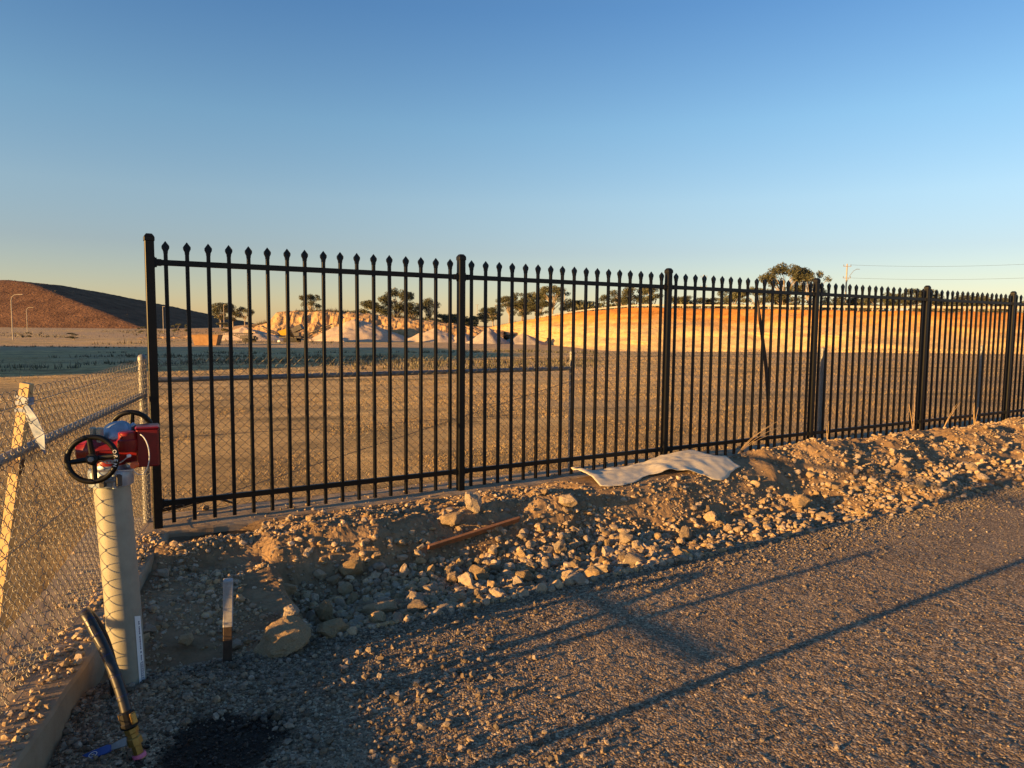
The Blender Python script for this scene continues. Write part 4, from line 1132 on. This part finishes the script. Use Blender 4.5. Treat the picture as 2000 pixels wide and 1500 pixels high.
x = dist * np.tan(ang) * .93; y = dist
s_, t_ = ST(x, y)
ok = ((t_ < -.46) & (s_ > -.3)) | (s_ < mesh_s(t_) - .34)
pat = fbm(x * .55, y * .55, 141, 4) + .35 * fbm(x * .12, y * .12, 142, 3)
ok &= (pat > -.12 + .34 * r3.random(n))
x, y, dist = x[ok], y[ok], dist[ok]
P_ = np.stack([x, y, field_h(x, y)], 1)
blades('dry_grass', P_, (.016 + .0007 * dist) * np.exp(r3.normal(0, .4, len(x))), .06 + .006 * dist, 6, .0014 + .00022 * dist, M['grass'], 34, .8)
# dark weeds in the shaded hollow and along the field edge
n = 6000; ang = r3.uniform(-.72, .12, n); dist = r3.uniform(24, 100, n); x = dist * np.tan(ang); y = dist
ok = fbm(x * .07, y * .12, 151, 3) > .12
x, y, dist = x[ok], y[ok], dist[ok]
blades('field_weeds', np.stack([x, y, field_h(x, y)], 1), .14 + .25 * r3.random(len(x)), np.full(len(x), .3), 5, .012 + .0004 * dist, M['weeds'], 35, .5)
n = 3500; x = r3.uniform(-160, -30, n); y = r3.uniform(110, 330, n); ok = fbm(x * .05, y * .03, 153, 3) > .15; x, y = x[ok], y[ok]
blades('verge_scrub', np.stack([x, y, np.full(len(x), -2.1)], 1), .3 + .9 * r3.random(len(x)) ** 3, np.full(len(x), .5), 6, np.full(len(x), .06), M['scrub'], 36, .5)

def stalks(loc, label, n, h, lean, seed):
    r = random.Random(seed); e = empty('dry_weed', loc, label, 'weed', 'dry weeds along the fence strip')
    for k in range(n):
        a = r.uniform(-.3, .3); L = h * r.uniform(.6, 1.1)
        dx, dy = lean[0] + r.uniform(-.15, .15), lean[1] + r.uniform(-.1, .1)
        P_ = [Vector((0, 0, 0))]
        for i in range(1, 7):
            f_ = i / 6; P_.append(Vector((dx * L * f_ ** 1.1, dy * L * f_, L * (f_ - .35 * f_ * f_ * abs(dx)))))
        MB().tube(P_, [.0032, .003, .003, .0026, .0022, .002, .0012], 5).build('stalk', M['weedstalk'], e)
    return e
gz = lambda s_, t_: float(ground_z(s_, t_))
stalks(W(5.82, .16, gz(5.82, .16) - .01), 'fan of long bent dry stalks leaning right beside the grey sheet', 5, .62, (.95, .35), 3)
stalks(W(7.62, .06, -.01), 'single thin dry stalk beside the fourth fence post', 2, .42, (-.08, 0), 4)
stalks(W(9.55, .06, -.01), 'two thin dry stalks just left of the fifth fence post', 2, .7, (-.05, .02), 5)
stalks(W(10.2, .1, -.01), 'dry stalk leaning right past the fifth fence post', 2, .55, (.55, .2), 6)
stalks(W(11.2, .05, -.01), 'short upright dry stalk between the last two fence posts', 3, .5, (.05, .03), 7)

# ================================================================== TREES
def tree_proto(seed, nclump, flat, gaps, leaf=.019, spread=False):
    r = random.Random(seed); q_ = np.random.default_rng(seed)
    tr = MB(); clumps = []
    tr.tube([(0, 0, -.04), (.01, 0, .2), (r.uniform(-.03, .03), 0, .42)], [.028, .022, .017], 7)
    topp = Vector(tr.v[-1]) if 0 else Vector((0, 0, .40))
    for k in range(nclump):
        a = r.uniform(0, 6.28); rad = (r.random() ** .6) * .40; z = .28 + .62 * r.random() ** .75
        rad = min(rad, .43 * math.sqrt(max(.02, 1 - ((z - .56) / .40) ** 2)))
        if spread:
            rad = .44 * r.random() ** .5; z = .93 - .55 * rad ** 1.3 - .10 * r.random() - (.22 if r.random() < .22 else 0)
        c = Vector((math.cos(a) * rad, math.sin(a) * rad, z)); clumps.append((c, r.uniform(.085, .16) * (.86 if spread else 1)))
        mid = Vector((c.x * .45, c.y * .45, .36 + (z - .36) * .55))
        tr.tube([(0, 0, r.uniform(.22, .38)), mid, c], [.011, .007, .003], 5)
    V = []; tint = []
    for c, rad in clumps:
        m = int(300 * (rad / .12) ** 2)
        d = q_.normal(0, 1, (m, 3)); d /= np.linalg.norm(d, axis=1)[:, None]
        p = np.array(c) + d * rad * (q_.random((m, 1)) ** .45) * np.array([1.25, 1.25, flat])
        a = q_.normal(0, 1, (m, 3)); a /= np.linalg.norm(a, axis=1)[:, None]; b = np.cross(a, q_.normal(0, 1, (m, 3))); b /= np.linalg.norm(b, axis=1)[:, None] + 1e-9
        L = leaf * q_.uniform(.6, 1.3, (m, 1))
        V.append(np.stack([p - a * L, p + b * L * .55, p + a * L, p - b * L * .55], 1))
        tint.append(np.repeat(np.clip(q_.normal(.5, .25, m) , 0, 1), 4))
    V = np.concatenate(V).reshape(-1, 3)
    crown = np_mesh('crown', V, np.arange(len(V)).reshape(-1, 4), M['leaf'], False, {'tint': np.concatenate(tint)})
    tm = bpy.data.meshes.new('trunk'); tm.from_pydata(tr.v, [], tr.f); tm.materials.append(M['bark'])
    return tm, crown
def spread_tree(seed):
    return tree_proto(seed, 26, .72, 0, .017, True)
TP = [tree_proto(1, 13, .75, 0), tree_proto(2, 17, .6, 0), tree_proto(3, 10, .8, 0), tree_proto(4, 22, .8, 0, .02), tree_proto(5, 9, .55, 0), spread_tree(16), spread_tree(27)]
# (pixel column in the photo's width turned into bearing) x, y, base z, height, width, proto, label
def bear(px, y): return (px - 1000) / FOCAL * y * .998
TR = [
 (430, 300, 0, 10.5, 11, 3, 'dark dense tree right of the end of the hill'),
 (455, 310, 0, 8.5, 9, 3, 'dark low tree behind the pale pole beyond the hill'),
 (478, 300, 0, 9.5, 8, 2, 'small open tree left of the orange bluff'),
 (607, 190, 2.0, 8.3, 6, 6, 'single open gum on top of the rocky bluff'),
 (640, 240, 1.2, 5.0, 9, 3, 'low dark bush on the skyline behind the bluff'),
 (668, 240, .8, 5.0, 9, 3, 'low dark bush left of the tall gum group'),
 (700, 240, .4, 6.0, 10, 3, 'rounded dark bush at the left foot of the tall gum group'),
 (735, 226, -.3, 9.8, 11, 3, 'dense dark tree left of the tallest gum'),
 (775, 230, -.6, 15.0, 11, 5, 'tallest open gum of the group behind the sand pile'),
 (800, 222, -.6, 9.5, 10, 3, 'dark dense tree below the tallest gum'),
 (838, 226, -.6, 11.8, 9, 2, 'slender dark gum right of the tallest gum'),
 (868, 240, -.5, 6.0, 7, 3, 'small dark tree left of the second fence post'),
 (888, 245, -.4, 6.0, 7, 1, 'small tree just behind the second fence post'),
 (918, 250, .2, 4.8, 6, 3, 'small dark bush right of the second fence post'),
 (945, 235, 1.0, 5.0, 7, 3, 'low bush left of the thin poles'),
 (962, 228, 1.2, 6.4, 8, 3, 'dark round tree between the two thin far poles'),
 (994, 205, 2.0, 9.0, 8, 6, 'open gum at the left of the crest group'),
 (1018, 200, 2.4, 9.2, 8, 0, 'open gum second in the crest group'),
 (1022, 196, 2.4, 6.4, 9, 3, 'dark bush under the open gums of the crest group'),
 (1045, 196, 2.8, 8.6, 8, 5, 'open gum in the middle of the crest group'),
 (1052, 192, 2.8, 5.6, 8, 3, 'dark bush under the middle of the crest group'),
 (1078, 190, 3.0, 10.2, 10, 5, 'largest spreading gum of the crest group'),
 (1112, 200, 3.2, 5.6, 7, 3, 'low dark bush right of the crest group'),
 (1140, 200, 3.4, 5.6, 9, 3, 'low dark bush behind the guardrail start'),
 (1192, 190, 3.6, 7.2, 8, 2, 'small gum left of the reddish gum row'),
 (1216, 185, 3.6, 8.2, 8, 0, 'gum in the row behind the second panel of pickets'),
 (1238, 185, 3.6, 9.0, 9, 0, 'taller gum left of the third fence post'),
 (1272, 180, 3.6, 9.0, 9, 0, 'gum directly behind the third fence post'),
 (1335, 180, 3.6, 6.0, 9, 3, 'rounded bush right of the third fence post'),
 (1385, 185, 3.6, 5.8, 8, 1, 'green bush near the thin pole behind the third panel'),
 (1430, 175, 3.6, 7.4, 8, 3, 'dark tree left of the tall double gum'),
 (1478, 168, 3.6, 8.6, 10, 2, 'low leafy gum at the left foot of the tall double gum'),
 (1528, 165, 3.2, 14.4, 10.5, 5, 'tall spreading gum rising above the guardrail, left one of the pair'),
 (1577, 163, 3.2, 13.0, 8, 6, 'tall spreading gum rising above the guardrail, right one of the pair'),
 (1525, 160, 3.2, 6.8, 11, 2, 'leafy understorey tree below the tall pair of gums'),
 (1622, 165, 3.2, 5.8, 7, 1, 'small tree right of the tall pair of gums'),
 (1682, 170, 3.2, 6.0, 9, 3, 'bush right of the tall power pole'),
 (1710, 160, 3.0, 6.8, 9, 2, 'leafy gum second right of the power pole'),
 (1748, 158, 3.0, 7.2, 8, 0, 'gum left of the fifth fence post'),
 (1785, 155, 3.0, 7.4, 9, 1, 'gum behind the fifth fence post'),
 (1835, 150, 2.8, 5.8, 9, 3, 'low bush right of the fifth fence post'),
 (1885, 145, 2.8, 5.8, 9, 1, 'low gum left of the last fence post'),
 (1935, 140, 2.8, 5.4, 9, 3, 'dark bush beside the last fence post'),
 (1985, 136, 2.8, 5.4, 9, 2, 'low gum at the right edge of the view'),
]
for i, (p_, y, z, h, wd, k, lb_) in enumerate(TR):
    e = empty('gum_tree', (bear(p_, y), y, z), lb_, 'tree', 'trees on the skyline', random.uniform(0, 6.28))
    t_ = link('trunk', TP[k][0], e); c_ = link('crown', TP[k][1], e)
    wv = wd / .95
    for o in (t_, c_): o.scale = (wv, wv, h)
def shrub(p_, y, h, wd, lb_, z=-2.1, k=4):
    e = empty('shrub', (bear(p_, y), y, z), lb_, 'shrub', 'shrubs on the far field', random.uniform(0, 6.28))
    for nm, me in (('trunk', TP[k][0]), ('crown', TP[k][1])):
        o = link(nm, me, e); o.scale = (wd / .95, wd / .95, h * 1.05); o.location = (0, 0, -h * .22)
shrub(345, 235, 4.2, 3.6, 'upright wispy shrub right of the first pale pole')
shrub(368, 240, 3.8, 3.0, 'upright shrub between two pickets below the hill')
shrub(432, 225, 4.8, 5.0, 'yellow-green shrub at the foot of the pale pole')
shrub(143, 140, 1.8, 3.2, 'low green shrub on the field edge right of the lamp')
shrub(55, 150, 1.6, 1.4, 'small shrub right of the tall street lamp')
shrub(277, 210, 3.0, 2.4, 'brown shrub left of the first black post')

# far wooded skyline, one mass
n = 5200; px_ = r3.uniform(560, 930, n); yy = r3.uniform(250, 300, n); x = (px_ - 1000) / FOCAL * yy
n2 = 5200; px2 = r3.uniform(1120, 2060, n2); y2 = r3.uniform(175, 230, n2); x2 = (px2 - 1000) / FOCAL * y2
zb = np.concatenate([np.interp(px_, [560, 700, 930], [2.5, .5, .3]) + r3.random(n) * (3.0 + 1.6 * fbm(px_ * .03, 0 * px_, 161, 3)),
                     3.2 + r3.random(n2) * (3.6 + 2.2 * fbm(px2 * .03, 0 * px2, 162, 3))])
blades('far_woods', np.stack([np.concatenate([x, x2]), np.concatenate([yy, y2]), zb], 1), np.full(n + n2, .9), np.full(n + n2, .8), 3, np.full(n + n2, .30), M['leaf'], 37, .8)
# scrub on the crest of the bluff, the face's crest and the hill
idx = r3.integers(0, 260, 900); tp_ = top[idx]
V = np.stack([tp_[:, 0] + r3.normal(.5, .6, 900), tp_[:, 1] + r3.normal(.5, .6, 900), tp_[:, 2] - .1], 1)
blades('crest_scrub', V, .15 + .5 * r3.random(900) ** 2, np.full(900, .3), 5, np.full(900, .035), M['scrub'], 38, .6)
bi = r3.uniform(-62, -22, 800); V = np.stack([bi, 166 - .05 * (bi + 40) + r3.uniform(-1.5, 4, 800), np.interp(bi, bx, topz) - .15], 1)
ok = fbm(bi * .15, bi * 0, 171, 2) > -.1
blades('bluff_scrub', V[ok], .3 + 1.0 * r3.random(ok.sum()) ** 2, np.full(ok.sum(), .5), 6, np.full(ok.sum(), .07), M['scrub'], 39, .7)
hi = r3.integers(0, 240, 5000); hj = r3.integers(0, 150, 5000); V = np.stack([HX[hi, hj], HY[hi, hj], HZ[hi, hj] - .1], 1)
V = V[(V[:, 2] > -1.5) & (V[:, 1] < 560) & (r3.random(5000) < .75)]
V[:, :2] += r3.uniform(-1.4, 1.4, (len(V), 2))
blades('hill_scrub', V, .35 + .9 * r3.random(len(V)) ** 3, np.full(len(V), .7), 6, np.full(len(V), .14), M['scrub'], 40, .7)

# ================================================================== POLES, LAMPS, WIRES, GUARDRAIL
def power_pole(x, y, z0, ztop, label, lamp=False, arms=2):
    e = empty('power_pole', (x, y, z0), label, 'power pole'); h = ztop - z0; k = h / 13.0
    MB().tube([(0, 0, -.5), (0, 0, h)], [.20 * k + .03, .13 * k + .02], 8).build('pole_shaft', M['pole'], e, smooth=True)
    for j, zz in enumerate((h * .955, h * .74)[:arms]):
        a = MB().box((0, -.12, zz), (1.9 * k, .12, .12)).build('crossarm', M['pole'], e)
        ins = MB()
        for xx in (-.85, .85):
            ins.tube([(xx * k, -.12, zz), (xx * k, -.12, zz + .45 * k)], .06, 6)
        ins.build('insulator', M['dusty_steel'], a)
    if lamp:
        MB().tube([(.1, 0, h * .66), (.7, 0, h * .78), (1.6, 0, h * .875), (2.2, 0, h * .90)], .05, 6).build('lamp_arm', M['galv'], e)
        MB().box((2.6, 0, h * .905), (.8, .22, .10)).build('lamp_head', M['galv'], e)
    return e
pp1 = power_pole(79, 170, 4.0, 16.8, 'tall pale power pole with two crossarms and a street light, above the guardrail', True)
power_pole(63.8, 240, 4.0, 19.0, 'thin distant power pole behind the third fence panel')
power_pole(21.7, 300, 3.5, 17.0, 'thin distant power pole above the crest trees')
power_pole(-16.9, 340, 2.0, 11.5, 'far thin pole just right of the second fence post', arms=1)
power_pole(-8.1, 340, 2.0, 11.5, 'far thin pole beside the dark round tree', arms=1)
def cable_line(p, q_, sag, label):
    P_ = []
    for i in range(25):
        f_ = i / 24; v = Vector(p).lerp(Vector(q_), f_); v.z -= sag * 4 * f_ * (1 - f_); P_.append(v)
    tag(MB().tube(P_, .022, 4).build('power_line', M['wireline'], None), label, 'power line', 'power lines right of the tall pole')
cable_line((79.8, 169.9, 16.55), (135, 150, 17.6), 1.2, 'upper thin power line running right from the tall pole')
cable_line((79.8, 169.9, 13.5), (135, 150, 14.3), 1.0, 'lower thin power line running right from the tall pole')

def lamp_post(x, y, z0, h, label, arm):
    e = empty('street_lamp', (x, y, z0), label, 'street lamp', 'street lamps on the far field')
    if arm:
        P_ = [(0, 0, -.3), (0, 0, h * .86), (.02 * h, 0, h * .935), (.075 * h, 0, h * .98), (.16 * h, 0, h * .992)]
        MB().tube(P_, [.11, .085, .075, .065, .055], 8).build('lamp_pole', M['pole'], e, smooth=True)
        MB().box((.215 * h, 0, h * .992), (.95, .24, .11)).build('lamp_head', M['pole'], e, bevel=.02)
    else:
        MB().tube([(0, 0, -.3), (0, 0, h)], [.12, .10], 8).build('lamp_pole', M['pole'], e, smooth=True)
        MB().box((.3, 0, h), (.8, .2, .12)).build('lamp_head', M['pole'], e)
lamp_post(-97.5, 139, -2.1, 8.8, 'nearest pale street lamp with curved arm in front of the hill', True)
lamp_post(-139.5, 205, -2.1, 7.6, 'fainter street lamp just behind the nearest one', True)
lamp_post(-117.5, 240, -2.1, 8.9, 'pale straight pole between the first pickets below the hill', False)
lamp_post(-102.7, 254, -2.1, 10.0, 'pale straight pole in front of the dark trees', False)

gr = empty('guardrail', tuple(top[120]), 'pale steel guardrail along the crest of the quarry face', 'guardrail')
g0 = Vector(top[120]); pth = []
for i in range(96, 225, 1): pth.append(Vector((top[i][0] + 2.2, top[i][1] + 1.6, top[i][2] + .22)) - g0)
# resample evenly
cum = [0]
for a, b in zip(pth[:-1], pth[1:]): cum.append(cum[-1] + (b - a).length)
pc_me = None
for d_ in np.arange(0, cum[-1], 2.0):
    i = int(np.searchsorted(cum, d_)); p = pth[min(i, len(pth) - 1)]
    if pc_me is None:
        o = MB().box((0, 0, -.1), (.12, .12, 1.1)).build('rail_post', M['rail_pale'], gr); pc_me = o.data
    else: o = link('rail_post', pc_me, gr)
    o.location = p
vs = []; prof = [(-.05, .18), (-.09, .24), (-.02, .31), (-.09, .38), (-.05, .45), (.03, .45), (.03, .18)]
for i, p in enumerate(pth):
    for a, b in prof: vs.append(p + Vector((a * .8 - .07, a * .6 - .05, b)))
m = len(prof); fs = []
for i in range(len(pth) - 1):
    for k in range(m): fs.append((i * m + k, i * m + (k + 1) % m, (i + 1) * m + (k + 1) % m, (i + 1) * m + k))
MB().add(vs, fs).build('rail_beam', M['rail_pale'], gr)

# ================================================================== MACHINES ON THE FAR SIDE
def machine(name, loc, label, cat): return empty(name, loc, label, cat)
# yellow screening plant
mc = machine('screening_plant', (-41.5, 134, -2.05), 'yellow tracked screening plant with dark conveyors beside the largest sand pile', 'screening plant')
b = MB(); b.box((0, 0, .95), (4.2, 2.0, .35)); b.box((.3, 0, 1.5), (2.6, 1.6, .8)); b.build('chassis', M['dusty_steel'], mc, bevel=.03)
for sy in (-1.1, 1.1):
    tr_ = MB(); tr_.tube([(-1.1, sy, .42), (1.3, sy, .42)], .42, 12); tr_.box((.1, sy, .42), (2.4, .5, .84)); tr_.build('track', M['tyre'], mc)
b = MB(); b.add([(-2.3, -1.1, 2.05), (-.3, -1.1, 2.75), (-.3, 1.1, 2.75), (-2.3, 1.1, 2.05), (-1.7, -.8, 1.25), (-.5, -.8, 1.45), (-.5, .8, 1.45), (-1.7, .8, 1.25)],
                [(0, 1, 5, 4), (1, 2, 6, 5), (2, 3, 7, 6), (3, 0, 4, 7), (4, 5, 6, 7)])
b.build('hopper', M['yellow'], mc)
b = MB(); R_ = Matrix.Rotation(-.42, 3, 'Y'); b.box((.9, 0, 2.5), (2.4, 1.7, .9), R=R_); b.box((1.3, 0, 3.1), (1.0, 1.5, .35), R=R_); b.build('screen_box', M['dusty_steel'], mc, bevel=.03)
def conveyor(p, q_, wd, name='conveyor'):
    p, q_ = Vector(p), Vector(q_); f_ = (q_ - p).normalized(); sd = f_.cross(Vector((0, 0, 1))).normalized(); up = sd.cross(f_)
    R_ = Matrix((sd, up, f_)).transposed(); L = (q_ - p).length
    o = MB(); m_ = (p + q_) / 2
    o.box(m_ + up * .10, (wd * .9, .06, L), R=R_)
    for sy in (-1, 1):
        o.box(m_ + sd * (sy * wd * .5), (.07, .09, L), R=R_); o.box(m_ + sd * (sy * wd * .5) - up * .30, (.06, .06, L), R=R_)
        k = max(3, int(L / .8))
        for i in range(k):
            a = p + f_ * (L * (i + .5) / k) + sd * (sy * wd * .5); o.box(a - up * .15, (.05, .30, .05), R=R_)
    for e in (p, q_): o.tube([e - sd * wd * .5 + up * .06, e + sd * wd * .5 + up * .06], .16, 8)
    return o.build(name, M['dusty_steel'], mc)
conveyor((1.2, 0, .8), (7.4, .2, 3.4), .9); conveyor((-1.8, 0, 1.3), (-5.4, -.2, 2.9), .8); conveyor((.4, -.8, 1.0), (.8, -4.2, 2.4), .7)
MB().tube([(4.4, 0, 2.0), (3.0, 0, 1.0)], .06, 6).build('strut', M['dusty_steel'], mc)
MB().lathe([(.02, 0), (.28, .04), (.28, .2), (.02, .24)], 10, R=axisR((0, -1, 0)), c=(-2.0, -1.2, .2)).build('road_wheel', M['white'], mc)
# grey mobile conveyor
mc = machine('mobile_conveyor', (-49.5, 131, -2.05), 'small grey mobile conveyor with a long level boom, left of the yellow machine', 'conveyor')
conveyor((-5.6, 0, 1.75), (1.6, 0, 1.55), .9, 'boom')
b = MB(); b.box((1.4, 0, 1.9), (2.2, 1.5, .25)); b.box((1.2, 0, 2.15), (1.4, 1.0, .35)); b.build('hopper', M['white_sand'], mc, bevel=.03)
b = MB(); b.box((.9, 0, .95), (2.6, 1.3, .55)); b.box((2.1, 0, .75), (.9, 1.0, .5)); b.build('engine_box', M['dusty_steel'], mc, bevel=.04)
for xx in (.5, 1.6):
    for sy in (-.8, .8):
        MB().lathe([(.1, -.12), (.42, -.1), (.42, .1), (.1, .12)], 14, R=axisR((0, 1, 0)), c=(xx, sy, .40)).build('wheel', M['tyre'], mc)
MB().tube([(-2.6, 0, 1.65), (-.2, 0, .7)], .07, 6).build('strut', M['dusty_steel'], mc)
for sy in (-.4, .4): MB().tube([(-5.3, sy, 1.6), (-5.5, sy, -.05)], .05, 6).build('leg', M['dusty_steel'], mc)
# rusty open bin
bn = machine('rusty_bin', (-48.0, 112, -2.0), 'rusty orange open-topped bin left of the grey conveyor', 'bin')
b = MB(); b.add([(-1.7, -.8, 0), (1.7, -.8, 0), (1.7, .8, 0), (-1.7, .8, 0), (-2.1, -.95, 1.55), (2.1, -.95, 1.55), (2.1, .95, 1.55), (-2.1, .95, 1.55)],
                [(3, 2, 1, 0), (0, 1, 5, 4), (1, 2, 6, 5), (2, 3, 7, 6), (3, 0, 4, 7)])
b.build('bin_body', M['rust'], bn)
b = MB()
for y0 in (-.97, .97): b.box((0, y0, 1.58), (4.3, .10, .10))
for x0 in (-2.12, 2.12): b.box((x0, 0, 1.58), (.10, 1.84, .10))
b.build('bin_rim', M['rust'], bn)
MB().box((0, 0, 1.35), (3.7, 1.6, .1)).build('bin_load', M['darkwood'], bn)
